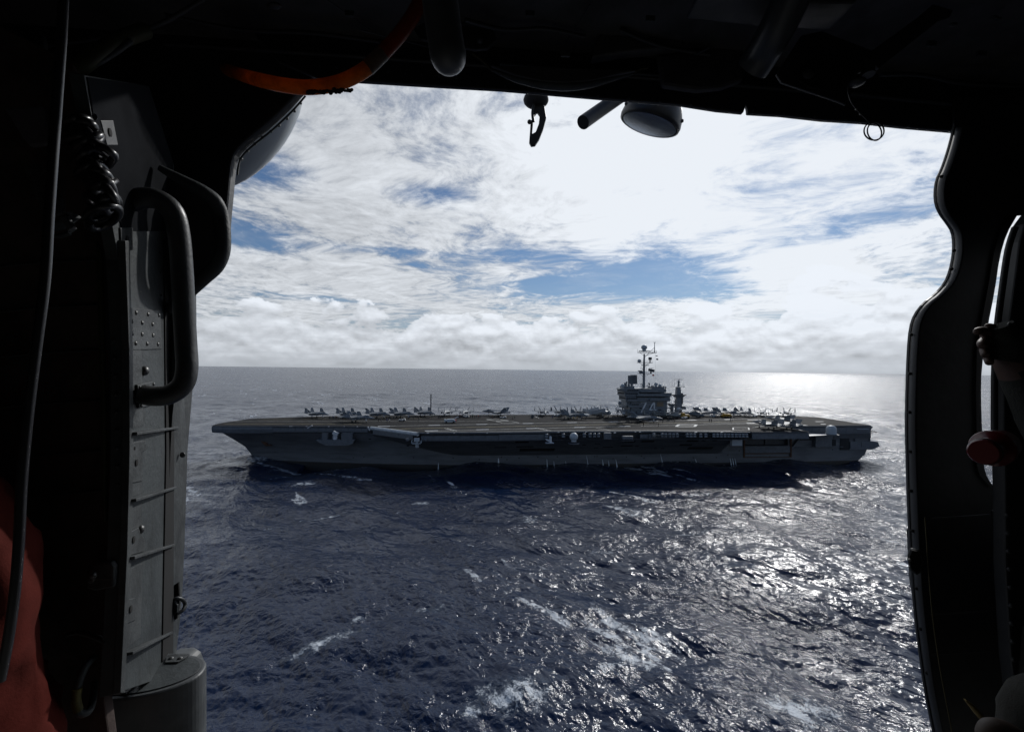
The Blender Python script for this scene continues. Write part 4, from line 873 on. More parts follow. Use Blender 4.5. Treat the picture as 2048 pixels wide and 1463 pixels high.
# helicopters with stowed rotors
M_hel = mat('deck_helicopter_grey', (0.16, 0.18, 0.19), 0.45)
def build_heli(folded):
    root = empty('deck_helicopter', size=2)
    mb = MB(); mb.loft([super_ring(*q, 12, 0.85) for q in ((5.6, .1, 1.5, .1), (4.9, .75, 1.55, .65), (3.4, 1.1, 1.75, 1.0), (0, 1.15, 1.8, 1.1), (-2.6, .9, 1.95, .95), (-4.5, .5, 2.2, .55), (-9.0, .25, 2.5, .32))]); mb.build('fuselage', M_hel, root)
    mb = MB(); mb.sphere((4.1, 0, 2.15), 0.95, 12, 6, (1.1, 1.0, .6)); mb.build('windscreen', M_canopy, root)
    mb = MB(); mb.loft([super_ring(*q, 12, .8) for q in ((2.6, .4, 3.05, .2), (1.6, .85, 3.1, .5), (-1.5, .8, 3.05, .45), (-3, .3, 2.9, .2))]); mb.build('engine_cowl', M_hel, root)
    mb = MB(); mb.tube([(0.3, 0, 3.4), (0.3, 0, 4.0)], .25, 8); rt = mb.build('rotor_mast', M_jetd, root)
    for i, a in enumerate((168, 174, 186, 192) if folded else (45, 135, 225, 315)):
        L = 8.0; MB().box((0.3+math.cos(R(a))*L/2, math.sin(R(a))*L/2, 3.95-(0.18 if folded else 0)), (L, 0.5, 0.09), (0, 0.03, R(a))).build('rotor_blade', M_jetd, rt)
    mb = MB(); wingplate(mb, [(-8.0, 0, 2.5), (-9.4, 0, 5.0), (-10.4, 0, 5.0), (-9.6, 0, 2.3)], (.3, .2, .15, .2)); mb.build('tail_fin', M_hel, root)
    for a in (20, 65, 110, 155): MB().box((-9.8, 0.35, 4.7), (0.25, 0.05, 3.2), (0, R(a), 0)).build('tail_rotor_blade', M_jetd, root)
    mb = MB(); wingplate(mb, [(-8.4, -2, 2.6), (-8.4, 2, 2.6), (-9.4, 2, 2.6), (-9.4, -2, 2.6)], (.15, .15, .1, .1)); mb.build('tailplane', M_hel, root)
    for x, y in ((2.4, 1.3), (2.4, -1.3), (-5.2, 0)):
        mb = MB(); mb.tube([(x, y*0.8, 1.3), (x, y, .35)], .1, 6); g_ = mb.build('landing_leg', M_gearw, root); MB().tube([(x, y-.15, .35), (x, y+.15, .35)], .35, 10).build('wheel', M_tyre, g_)
    return root
H1 = build_heli(True)
for i, (s_, y_, hd, lb) in enumerate(((103.2, -14.5, 205, 'helicopter with folded rotor blades under the number seven of the island'), (97.0, -14.8, 205, 'helicopter with folded rotor blades below the tan board of the island'), (91.4, -14.2, 208, 'helicopter with folded rotor blades in front of the gap behind the island'))):
    o = H1 if i == 0 else copy_tree(H1); deck_at(o, s_, y_, hd); tag(o, lb, 'helicopter', 'parked helicopters on the deck')
o = build_heli(False); deck_at(o, 76.6, -19.5, 128); tag(o, 'helicopter with spread rotor blades parked right of the aft mast', 'helicopter', 'parked helicopters on the deck')
# tractors, crane, fire truck
M_yel = mat('equipment_yellow', (0.42, 0.24, 0.02), 0.5, var=0.3, vscale=1.5)
M_trac = mat('tractor_white', (0.50, 0.50, 0.48), 0.5)
M_red = mat('red_paint', (0.40, 0.02, 0.02), 0.5)
def tractor(m_):
    r_ = empty('tow_tractor', size=1)
    MB().bx(-1.7, 1.7, -0.85, 0.85, 0.35, 0.95).build('body', m_, r_, bevel=0.12); MB().bx(0.7, 1.6, -0.8, 0.8, 0.96, 1.35).build('engine_cover', m_, r_, bevel=0.1)
    MB().bx(-0.7, -0.2, -0.5, 0.5, 0.96, 1.5).build('seat', M_black, r_)
    for x in (-1.1, 1.1):
        for y in (-0.8, 0.8): MB().tube([(x, y-.15, .4), (x, y+.15, .4)], .4, 12).build('wheel', M_tyre, r_)
    return r_
TR = tractor(M_trac)
TL = [(244.3, -2.0, 175, 'small pale tow tractor on the bow deck below the fourth jet'), (211.5, -19.0, 160, 'pale tow tractor in the crowd under the camera-facing jet'), (191.2, -14.0, 170, 'pale tow tractor below the left-pointing dark jet'), (158.8, -24.6, 180, 'low pale tractor just left of the side-on jet at mid deck'), (65.5, -20.0, 190, 'pale tractor in front of the jet right of the aft mast'), (38.8, -20.5, 180, 'pale tractor under the nose-on jet on the aft deck'), (87.5, -11.5, 200, 'pale tractor at the right end of the folded helicopters')]
for i, (s_, y_, hd, lb) in enumerate(TL):
    o = TR if i == 0 else copy_tree(TR); deck_at(o, s_, y_, hd); tag(o, lb, 'tractor', 'tow tractors on the deck')
def fire_truck():
    r_ = empty('fire_truck', size=1)
    mb = MB(); mb.loft([[(x, -1.0, z0), (x, 1.0, z0), (x, 1.0, z1), (x, -1.0, z1)] for x, z0, z1 in ((-2.8, .5, 1.3), (-1.6, .4, 2.0), (1.2, .4, 1.9), (2.8, .5, 1.3))], smooth=False); mb.build('body', M_ray, r_, bevel=.1)
    mb = MB(); mb.tube([(-2.0, 0, 1.9), (-3.8, 0, 2.9), (-4.3, 0, 2.9)], .22, 8); mb.build('boom', M_white, r_)
    MB().bx(-3.2, -2.6, -.8, .8, .6, 1.5).build('rear_panel', M_red, r_); MB().bx(2.0, 2.9, -.9, .9, 1.3, 1.9).build('cab', M_ray, r_, bevel=.1)
    for x in (-1.8, 1.8):
        for y in (-.95, .95): MB().tube([(x, y-.18, .48), (x, y+.18, .48)], .48, 12).build('wheel', M_tyre, r_)
    return r_
o = fire_truck(); deck_at(o, 219.8, 6.0, 4); tag(o, 'white fire truck with a raised boom on the middle of the deck', 'fire truck')
def crane(big):
    r_ = empty('deck_crane', size=1)
    MB().bx(-2.6, 2.6, -1.4, 1.4, .6, 1.7).build('chassis', M_yel, r_, bevel=.1); MB().bx(-1.9, -.2, -1.2, 1.2, 1.72, 3.2 if big else 2.5).build('cab', M_yel, r_, bevel=.1)
    MB().bx(.2, 2.3, -1.1, 1.1, 1.72, 2.3).build('engine_cover', M_yel, r_, bevel=.1)
    mb = MB(); mb.tube([(0.5, 0, 2.0), (-3.6, 0, 5.0 if big else 2.6)], .25, 6); mb.build('boom', M_brown if big else M_yel, r_)
    for x in (-1.8, 0, 1.8):
        for y in (-1.3, 1.3): MB().tube([(x, y-.22, .6), (x, y+.22, .6)], .6, 12).build('wheel', M_tyre, r_)
    return r_
o = crane(True); deck_at(o, 85.2, -15.5, 170); tag(o, 'yellow deck crane standing at the foot of the aft mast', 'crane', 'yellow deck machines')
o = crane(False); deck_at(o, 57.6, -18.5, 185); tag(o, 'yellow crane truck on the aft deck below the two folded jets', 'crane', 'yellow deck machines')
o = MB().box((0, 0, 1.0), (1.4, 1.4, 2.0)).build('deck_locker', M_dgrey, None, bevel=.1); deck_at(o, 174.5, -16.5, 0); tag(o, 'dark square locker standing alone on the open middle deck', 'locker')
# a tall pole-mounted reel beside the island
r_ = empty('signal_stand', size=1); MB().tube([(0, 0, 0), (0, 0, 4.6)], .12, 6).build('post', M_white, r_); MB().sphere((0, 0, 5.3), 1.1, 12, 8, (1.3, .4, .8)).build('panel', M_ray, r_); deck_at(r_, 88.6, -16, 0); tag(r_, 'round pale board on a white post left of the aft mast', 'sign')
# deck crew
def build_person(name_m, col, crouch=False):
    v_ = [(0, 0, 0.95), (0.10, 0.0, 0.52), (0.11, -0.02, 0.08), (0.12, 0.12, 0.04), (-0.10, 0.03, 0.52), (-0.12, -0.05, 0.08), (-0.12, 0.10, 0.04), (0, 0, 1.2), (0, 0, 1.42), (0.22, 0, 1.42), (0.30, 0.03, 1.15), (0.28, 0.16, 0.95), (-0.22, 0, 1.42), (-0.32, 0.0, 1.15), (-0.28, 0.12, 0.98), (0, 0.01, 1.56), (0, 0.02, 1.70), (0, 0.02, 1.80)]
    e_ = [(0, 1), (1, 2), (2, 3), (0, 4), (4, 5), (5, 6), (0, 7), (7, 8), (8, 9), (9, 10), (10, 11), (8, 12), (12, 13), (13, 14), (8, 15), (15, 16), (16, 17)]
    rd = [.17, .10, .07, .05, .10, .07, .05, .17, .16, .09, .065, .05, .09, .065, .05, .07, .13, .10]
    me = bpy.data.meshes.new('person'); me.from_pydata(v_, e_, []); o = bpy.data.objects.new('person', me); COL.objects.link(o)
    md = o.modifiers.new('skin', 'SKIN'); 
    for i, sv in enumerate(me.skin_vertices[0].data): sv.radius = (rd[i], rd[i]); sv.use_root = (i == 0)
    o.modifiers.new('sub', 'SUBSURF').levels = 1
    bpy.context.view_layer.update(); dg = bpy.context.evaluated_depsgraph_get(); nm = bpy.data.meshes.new_from_object(o.evaluated_get(dg))
    nm.materials.clear(); nm.materials.append(M_trs); nm.materials.append(mat('jersey_'+name_m, col, .8)); nm.materials.append(mat('helmet_'+name_m, tuple(min(1, c*1.1) for c in col), .5))
    for f_ in nm.polygons: f_.material_index = 0 if f_.center.z < 0.98 else (1 if f_.center.z < 1.62 else 2)
    o.modifiers.clear(); o.data = nm; COL.objects.unlink(o); return nm
M_trs = mat('navy_trousers', (0.02, 0.022, 0.03), .8)
CREW = {'yellow': (0.35, 0.22, 0.02), 'brown': (0.09, 0.045, 0.02), 'red': (0.28, 0.02, 0.02), 'green': (0.03, 0.09, 0.04), 'blue': (0.02, 0.04, 0.14), 'white': (0.6, 0.6, 0.58), 'dark': (0.03, 0.032, 0.036)}
CM = {k: build_person(k, v_) for k, v_ in CREW.items()}
PEOPLE = [
 # s, y, colour, where
 (283.0, -12, 'dark', 'near the nose of the jet nearest the bow'), (281.0, -11.0, 'blue', 'near the nose of the jet nearest the bow'), (279.6, -11.5, 'brown', 'by the nose of the jet nearest the bow'), (276.4, -11, 'dark', 'between the first two bow jets'),
 (256.0, -1.0, 'dark', 'further left by the nose of the lone nearer bow jet'), (254.8, -0.5, 'dark', 'further right by the nose of the lone nearer bow jet'), (251.0, 3.6, 'blue', 'right of the lone nearer bow jet, standing in the open'), (249.6, 4.4, 'white', 'right of the lone nearer bow jet, bending forward'),
 (253.6, -10.5, 'brown', 'under the nose of the third bow jet'), (252.0, -11.0, 'dark', 'under the nose of the third bow jet'), (249.5, -8.8, 'dark', 'between the third and fourth bow jets'), (242.0, -12.5, 'blue', 'by the nose of the fourth bow jet'), (239.6, -12.0, 'dark', 'by the nose of the fourth bow jet'), (238.0, -14.5, 'brown', 'between the fourth and fifth bow jets'), (236.0, -2.0, 'dark', 'alone on the open deck below the fifth bow jet'),
 (230.0, -14.0, 'green', 'just right of the fifth bow jet'), (229.0, -22.0, 'dark', 'at the foot of the antenna pole'), (226.6, -13.5, 'dark', 'left of the first camera-facing jet'), (225.4, -14.2, 'brown', 'left of the first camera-facing jet'),
 (216.6, -20.5, 'dark', 'between the two camera-facing jets'), (215.0, -20.0, 'red', 'between the two camera-facing jets'), (213.6, -17.5, 'dark', 'at the left end of the crowd before the second camera-facing jet'), (210.2, -18.5, 'yellow', 'in the crowd before the second camera-facing jet'), (209.2, -17.3, 'dark', 'in the middle of the crowd before the second camera-facing jet'), (208.0, -16.8, 'green', 'in the crowd before the second camera-facing jet'), (206.8, -15.5, 'brown', 'in the crowd before the second camera-facing jet'), (205.8, -16.5, 'dark', 'between brown and red jerseys before the second camera-facing jet'), (204.8, -16.0, 'red', 'at the right of the crowd before the second camera-facing jet'), (203.9, -15.6, 'dark', 'at the right of the crowd before the second camera-facing jet'), (207.6, -21.5, 'dark', 'standing tall behind the crowd at the second camera-facing jet'),
 (197.2, -11.0, 'brown', 'on the white painted frame at mid deck'), (186.6, -8.5, 'dark', 'below the tail of the left-pointing jet'), (185.0, -12.0, 'green', 'right of the tail of the left-pointing jet'), (172.3, -11.5, 'white', 'with a pale jersey on the open middle deck'), (164.2, -11.0, 'blue', 'standing alone below the lone nose-on jet'),
 (158.8, -5.0, 'dark', 'under the left wing of the side-on mid-deck jet'), (156.8, -5.5, 'green', 'under the side-on mid-deck jet'), (155.2, -5.8, 'dark', 'under the side-on mid-deck jet'), (153.2, -6.6, 'yellow', 'with a yellow jersey beneath the side-on mid-deck jet'), (151.2, -7.2, 'yellow', 'beneath the nose of the side-on mid-deck jet'), (148.6, -7.0, 'dark', 'by the nose of the side-on mid-deck jet'), (145.2, -10.5, 'dark', 'just right of the side-on mid-deck jet'),
 (129.6, -11.5, 'dark', 'right of the pale propeller plane'), (127.8, -13.0, 'brown', 'between the two propeller planes'), (125.8, -12.0, 'dark', 'between the two propeller planes'),
 (108.3, 6.0, 'dark', 'under the nose of the spread-wing jet by the island'), (102.2, 6.5, 'brown', 'right of the spread-wing jet, below the number on the island'), (125.2, 21.5, 'brown', 'walking on the landing strip near the port edge, left one'), (117.8, 22.0, 'brown', 'walking on the landing strip near the port edge, right one'),
 (81.2, 4.0, 'dark', 'left of the pair in the open right of the island'), (80.0, 4.0, 'dark', 'right of the pair in the open right of the island'), (66.8, 0.5, 'dark', 'left of the second pair out on the aft deck'), (65.6, 0.0, 'dark', 'right of the second pair out on the aft deck'), (64.2, 25.5, 'blue', 'alone near the port edge left of the lift'), (52.3, 19.0, 'dark', 'left of two men left of the lift jets'), (49.2, 18.5, 'brown', 'right of two men left of the lift jets'),
]
# the man positions left of the lift, seen from the camera
seen = {}
for i, (s_, y_, k_, w_) in enumerate(PEOPLE):
    o = bpy.data.objects.new('person', CM[k_]); COL.objects.link(o); deck_at(o, s_, y_, random.uniform(0, 360)); o.scale = (1, 1, random.uniform(0.96, 1.04))
    lb = ('tiny crewman in %s jersey ' % k_ if k_ not in ('dark', 'white') else 'tiny dark-clad crewman ' if k_ == 'dark' else 'tiny crewman ')+w_
    tag(o, ' '.join(lb.split()[:16]), 'person', 'deck crew on the flight deck')
# ------------------------------------------------------------------ helicopter cabin we look out of
# local frame: x right, y out through the door, z up, metres, origin at the photographer's eye
def P(px, py, d): return Vector(((px-1024)/FPX*d, d, -(py-731.5)/FPX*d))
heli = empty('helicopter', size=1); heli.matrix_world = HELI_M
tag(heli, 'dark helicopter cabin whose open side door frames the ship and the sea', 'helicopter')
M_blk = mat('cabin_black', (0.055, 0.055, 0.058), 0.75, var=0.4, vscale=6, bump=0.15, bscale=60)
M_blk2 = mat('cabin_satin_black', (0.024, 0.026, 0.029), 0.5, var=0.3, vscale=5, bump=0.1, bscale=40)
M_quilt = mat('cabin_quilt_brown', (0.060, 0.042, 0.037), 0.9, var=0.5, vscale=9, bump=0.4, bscale=25)
M_jamb = mat('jamb_grey', (0.044, 0.050, 0.052), 0.55, var=0.4, vscale=7, bump=0.2, bscale=70, col2=(0.027, 0.031, 0.033), spec=0.3, detail=9)
M_jamb2 = mat('jamb_pale_grey', (0.054, 0.058, 0.059), 0.5, var=0.45, vscale=12, bump=0.2, bscale=60, col2=(0.033, 0.036, 0.037), spec=0.3, detail=9)
M_fair = mat('fairing_grey', (0.062, 0.067, 0.070), 0.5, var=0.4, vscale=7, bump=0.08, bscale=40)
M_screw = mat('screw_steel', (0.085, 0.085, 0.083), 0.4, metal=0.7)
M_hole = mat('hole_black', (0.004, 0.004, 0.004), 0.9)
M_rub = mat('rubber_black', (0.012, 0.012, 0.014), 0.32, spec=0.6)
M_edge = mat('worn_bare_edge', (0.16, 0.155, 0.145), 0.35, metal=0.4)
def ngon(name, front, back, m_, parent, bevel=0.0, seg=2):
    n = len(front); bm = bmesh.new(); A = [bm.verts.new(p) for p in front]; B = [bm.verts.new(p) for p in back]
    fs = [bm.faces.new(A), bm.faces.new(B[::-1])]
    for i in range(n): bm.faces.new((A[i], B[i], B[(i+1) % n], A[(i+1) % n]))
    bmesh.ops.recalc_face_normals(bm, faces=bm.faces)
    me = bpy.data.meshes.new(name); bm.to_mesh(me); bm.free(); me.materials.append(m_); o = bpy.data.objects.new(name, me); COL.objects.link(o)
    if parent: o.parent = parent
    if bevel:
        m = o.modifiers.new('bevel', 'BEVEL'); m.width = bevel; m.segments = seg; m.limit_method = 'ANGLE'; m.angle_limit = R(30)
        for f_ in me.polygons: f_.use_smooth = False
    return o
def slab(name, px, d, th, m_, parent=heli, bevel=0.004, seg=2):
    """outline as seen at the far face"""
    back = [P(x, y, d+th) for x, y in px]; front = [Vector((v.x, d, v.z)) for v in back]
    return ngon(name, front, back, m_, parent, bevel, seg)
def tubep(name, pts, r, m_, parent=heli, n=12, flat=1.0, sub=4):
    """smooth tube through (px,py,depth) points (Catmull-Rom)"""
    Q = [P(*p) for p in pts]; out = []
    for i in range(len(Q)-1):
        p0, p1, p2, p3 = Q[max(i-1, 0)], Q[i], Q[i+1], Q[min(i+2, len(Q)-1)]
        for k in range(sub):
            t_ = k/sub; out.append(0.5*((2*p1)+(p2-p0)*t_+(2*p0-5*p1+4*p2-p3)*t_*t_+(3*p1-p0-3*p2+p3)*t_**3))
    out.append(Q[-1])
    rr_ = r if isinstance(r, list) else [r]*len(Q)
    rs = [lerp(rr_[min(int(i/sub), len(Q)-2)], rr_[min(int(i/sub)+1, len(Q)-1)], (i/sub) % 1 if i < (len(Q)-1)*sub else 1) for i in range(len(out))]
    mb = MB(); mb.tube(out, rs, n, True, True, flat); return mb.build(name, m_, parent) if name else mb
def solo(o, label, cat, group=None):
    """turn a part-like mesh into a thing standing in the helicopter's frame"""
    c_ = sum((Vector(v.co) for v in o.data.vertices), Vector())/len(o.data.vertices)
    o.data.transform(Matrix.Translation(-c_)); o.parent = None; o.matrix_world = HELI_M @ Matrix.Translation(c_)
    return tag(o, label, cat, group)
def helt(name, label, cat):
    o = empty(name, size=0.1); o.matrix_world = HELI_M; return tag(o, label, cat)

def chaikin(pts, it=2, closed=True):
    for _ in range(it):
        q = []; n = len(pts); rng_ = range(n if closed else n-1)
        if not closed: q.append(pts[0])
        for i in rng_:
            a, b = pts[i], pts[(i+1) % n]
            q.append(tuple(u*.75+v*.25 for u, v in zip(a, b))); q.append(tuple(u*.25+v*.75 for u, v in zip(a, b)))
        if not closed: q.append(pts[-1])
        pts = q
    return pts
# ---- closed cabin shell round the photographer
def quad(name, pts, m_, th=0.02):
    n = (pts[1]-pts[0]).cross(pts[2]-pts[0]).normalized()*th
    return ngon(name, pts, [p+n for p in pts], m_, heli, 0)
V3 = Vector
def cz(x, y): return 0.835-0.07*x+(1.2-y)*0.02
quad('ceiling_panel', [V3((-1.9, -1.6, cz(-1.9, -1.6))), V3((2.1, -1.6, cz(2.1, -1.6))), V3((2.1, 1.3, cz(2.1, 1.2))), V3((-1.9, 1.3, cz(-1.9, 1.2)))], M_blk)
quad('cabin_floor', [V3((-1.9, -1.6, -1.15)), V3((-1.9, 1.2, -1.15)), V3((2.1, 1.2, -1.15)), V3((2.1, -1.6, -1.15))], mat('floor_grey', (0.16, 0.16, 0.155), .7, var=.3, vscale=5))
quad('cabin_back_wall', [V3((-1.9, -1.6, -1.2)), V3((2.1, -1.6, -1.2)), V3((2.1, -1.6, 1.1)), V3((-1.9, -1.6, 1.1))], mat('back_lining', (0.10, 0.095, 0.09), .9, var=.4, vscale=8))
quad('cabin_end_wall', [V3((-1.9, -1.6, -1.2)), V3((-1.9, -1.6, 1.1)), V3((-1.9, 1.25, 1.1)), V3((-1.9, 1.25, -1.2))], M_quilt)
quad('cabin_end_wall', [V3((2.1, -1.6, -1.2)), V3((2.1, 1.25, -1.2)), V3((2.1, 1.25, 1.1)), V3((2.1, -1.6, 1.1))], M_quilt)
# door sill below the frame, and fuselage skin outside above the door (carries the hoist and lamp)
quad('door_sill', [V3((-1.3, 1.12, -1.16)), V3((1.9, 1.12, -1.16)), V3((1.9, 1.3, -1.18)), V3((-1.3, 1.3, -1.18))], M_jamb)
HL = [(500, 60), (560, 130), (640, 163), (713, 168), (860, 177), (1000, 185), (1200, 202), (1360, 215), (1430, 226), (1482, 231), (1485, 222), (1487, 212), (1490, 222), (1491, 232), (1560, 236), (1640, 245), (1720, 250), (1800, 259), (1905, 268), (2300, 300), (2300, -150), (500, -150)]
slab('door_header', HL, 1.2, 0.014, M_blk2, bevel=0.003)
tubep('door_rail', [(330, 88, 1.19), (700, 112, 1.19), (1000, 134, 1.19), (1400, 164, 1.19), (1950, 212, 1.19)], 0.006, M_blk2, n=6, sub=2)
tubep('door_rail', [(1000, 128, 1.17), (1320, 151, 1.17), (1420, 158, 1.17)], 0.004, M_jamb, n=6, sub=2)
tubep('door_rail', [(1690, 186, 1.18), (1800, 198, 1.18), (1930, 210, 1.18)], 0.006, M_blk2, n=6, sub=2)
tubep('ceiling_line', [(60, 95, 1.0), (280, 62, 1.0), (380, 15, 1.0), (430, -20, 1.0)], 0.005, M_blk2, n=6)

# ---- left side: frame corner, fairings, jamb
UL = chaikin([(660, 150), (611, 190), (583, 222), (545, 258), (505, 290), (483, 312), (475, 335), (472, 365), (469, 400), (465, 440), (463, 475), (461, 500), (440, 545), (412, 565), (388, 592), (330, 650)], 1, False)+[ (-400, 650), (-400, -250), (680, -250)]
slab('door_corner_frame', UL, 1.24, 0.03, M_blk2, bevel=0.006)
tubep('corner_frame_lip', [(475, 350, 1.262), (481, 318, 1.262), (505, 292, 1.262), (545, 260, 1.262), (583, 224, 1.262), (611, 192, 1.262)], 0.0025, M_jamb, n=6)
bulge = MB()
c0 = P(495, 252, 1.75); L1, L2, L3 = 150/FPX*1.75, 68/FPX*1.75, 0.12
ax1 = V3((0.63, 0, 0.78)); ax2 = V3((0.78, 0, -0.63)); ax3 = V3((0, 1, 0)); vs = []; fs = []; n_, m__ = 40, 20
for j in range(m__+1):
    th = math.pi*j/m__
    for k in range(n_):
        ph = 2*math.pi*k/n_; vs.append(c0+ax1*L1*math.cos(th)+ax2*L2*math.sin(th)*math.cos(ph)+ax3*L3*math.sin(th)*math.sin(ph))
for j in range(m__):
    for k in range(n_): fs.append((j*n_+k, (j+1)*n_+k, (j+1)*n_+(k+1) % n_, j*n_+(k+1) % n_))
bulge.add(vs, fs, True); bulge.build('engine_cowling', mat('cowling_grey', (0.36, 0.39, 0.41), 0.4, var=0.15, vscale=2), heli)
for x, y in ((602, 204), (590, 220), (575, 235), (559, 249), (543, 261), (526, 273), (511, 286), (496, 300), (484, 316)):
    MB().sphere(P(x-1, y+2, 1.272), 0.0045, 8, 5).build('rivet', M_blk2, heli)
tubep('deflector_band', [(318, 335, 1.02), (360, 358, 1.04), (400, 381, 1.06), (428, 402, 1.08), (441, 432, 1.1), (446, 470, 1.1), (444, 505, 1.1), (432, 533, 1.1), (408, 556, 1.1), (380, 582, 1.1), (340, 620, 1.1)], [0.008, 0.014, 0.02, 0.022, 0.022, 0.021, 0.021, 0.020, 0.019, 0.018, 0.016], M_jamb, n=14, flat=0.8)
slab('deflector_panel', [(300, 330), (360, 352), (405, 378), (436, 405), (450, 445), (452, 500), (438, 540), (410, 562), (380, 590), (300, 640)], 1.12, 0.02, M_blk, bevel=0.004)
JA, JB = P(235, 731, 0.85), P(345, 731, 1.15)
JD = V3((JB.x-JA.x, JB.y-JA.y, 0)).normalized(); JN = V3((JD.y, -JD.x, 0))
if JN.x < 0: JN = -JN
def PJ_(px, py, off=0.0):
    r_ = P(px, py, 1.0); A = JA+JN*off; k = (A.x*JN.x+A.y*JN.y)/(r_.x*JN.x+r_.y*JN.y); return r_*k
def jslab(name, px, off0, off1, m_, bevel=0.0012):
    f_ = [PJ_(x, y, 0) for x, y in px]; return ngon(name, [p+JN*off1 for p in f_], [p+JN*off0 for p in f_], m_, heli, bevel)
jslab('door_jamb', [(168, 150), (296, 172), (348, 330), (350, 1345), (226, 1388), (240, 1100), (247, 900), (247, 700), (238, 520)], -0.02, 0, M_jamb)
jslab('jamb_shade_sheet', [(172, 154), (296, 172), (345, 325), (345, 462), (243, 462), (186, 240)], 0.0, 0.002, mat('jamb_shade_dark', (0.010, 0.011, 0.013), .95, var=.3, vscale=6, spec=.03))  # dark sheet over the upper jamb, its colour standing in for shade
jslab('jamb_flange', [(235, 480), (243, 480), (251, 700), (252, 900), (248, 1100), (234, 1388), (225, 1388), (239, 1100), (244, 900), (243, 700)], 0.0, 0.012, M_jamb2)
jslab('jamb_groove', [(326, 480), (343, 470), (346, 900), (344, 1335), (322, 1335), (330, 900)], 0.0, 0.003, M_hole)
jslab('pale_jamb_strip', [(258, 700), (282, 695), (286, 850), (259, 860)], 0, 0.0012, M_jamb2); jslab('pale_jamb_strip', [(258, 885), (284, 880), (284, 985), (258, 995)], 0, 0.0012, M_jamb2)  # paler strips down the jamb face, between the ribs
jslab('pale_jamb_strip', [(256, 1020), (283, 1005), (283, 1095), (254, 1112)], 0, 0.0012, M_jamb2); jslab('pale_jamb_strip', [(252, 1140), (284, 1125), (280, 1275), (246, 1300)], 0, 0.0012, M_jamb2)
jslab('rivet_plate', [(256, 615), (318, 620), (322, 698), (258, 700)], 0, 0.0025, M_jamb2)
def jdot(name, x, y, r, m_, h=0.5, off=0.0):
    c_ = PJ_(x, y); mb = MB(); mb.sphere((0, 0, 0), r, 12, 6, (h, 1, 1)); o = mb.build(name, m_, heli); o.location = c_+JN*(0.002+off); o.rotation_euler = (0, 0, math.atan2(JN.y, JN.x)); return o
for x, y in ((269, 625), (293, 628), (315, 630), (281, 645), (302, 648), (281, 668), (303, 670), (268, 686), (291, 687), (313, 688), (260, 642), (261, 667)): jdot('rivet', x, y, 0.0052, M_screw, 0.7)
for x, y in ((318, 505), (320, 545), (321, 590), (337, 720), (338, 750)): jdot('rivet', x, y, 0.0035, M_blk2)
jdot('bolt_head', 287, 741, 0.0105, M_screw, 0.8)
# rectangular brackets with keyed holes
def bracket(pts, hole, rr_=0.0075):
    o = jslab('bracket', pts, 0, 0.0035, M_jamb2); h_ = jdot('bracket_hole', hole[0], hole[1], rr_, M_hole, 0.12, 0.003)
bracket([(259, 885), (289, 880), (289, 900), (281, 903), (281, 962), (258, 966)], (268, 925)); jdot('bracket_hole', 265, 896, 0.004, M_hole, 0.15, 0.002)
bracket([(253, 1065), (273, 1055), (287, 1080), (286, 1102), (251, 1112)], (262, 1079)); jdot('bolt_head', 279, 1058, 0.009, M_screw, 0.8); jdot('bolt_head', 287, 888, 0.004, M_screw)
bracket([(246, 1200), (267, 1195), (267, 1240), (244, 1250)], (256, 1218)); bracket([(237, 455), (262, 455), (262, 500), (240, 500)], (249, 478))
jslab('bracket', [(197, 240), (222, 240), (232, 290), (210, 290)], 0, 0.0035, M_blk2); jdot('bracket_hole', 214, 264, .0075, M_hole, .12, .003)
for (xa, ya, xb, yb) in ((249, 868, 350, 855), (247, 1002, 346, 975), (244, 1118, 342, 1090), (240, 1310, 338, 1265)):
    a, b = PJ_(xa, ya), PJ_(xb, yb); q = [a, b, b+JN*0.008, a+JN*0.020]
    ngon('jamb_rib', [p+V3((0, 0, .003)) for p in q], [p-V3((0, 0, .003)) for p in q], M_jamb2, heli, 0.001)
ST = [(392, 560), (393, 640), (392, 720), (385, 780), (379, 830), (375, 900), (372, 1000), (369, 1090), (365, 1180), (359, 1250), (352, 1308)]
for k in range(1):
    fr = [P(x, y, 1.27) for x, y in ST]; bk = [P(x-34 if y > 600 else x-40, y, 1.12) for x, y in ST]
    ngon('outer_door_strip', fr+bk[::-1], [p+V3((-0.02, 0.01, 0)) for p in fr]+[p+V3((-0.02, 0.01, 0)) for p in bk[::-1]], M_jamb2, heli, 0.0)
def sdot(name, x, y, r, m_, d=1.2): return MB().sphere(P(x, y, d), r, 12, 8, (1, 0.5, 1)).build(name, m_, heli)
sdot('bolt_head', 365, 909, 0.0075, M_screw, 1.195); sdot('bolt_head', 345, 1270, 0.007, M_screw, 1.19)
slab('latch_recess', [(342, 1185), (350, 1168), (359, 1162), (361, 1200), (356, 1235), (341, 1242)], 1.165, 0.004, M_hole, bevel=0)
tubep('latch_hook', [(343, 1205, 1.15), (352, 1196, 1.15), (364, 1198, 1.16), (370, 1207, 1.17), (366, 1219, 1.16), (355, 1226, 1.15)], 0.0045, M_blk2, n=8)
slab('latch_plate', [(340, 1200), (350, 1198), (358, 1207), (357, 1222), (341, 1232)], 1.145, 0.006, M_jamb, bevel=0.001)
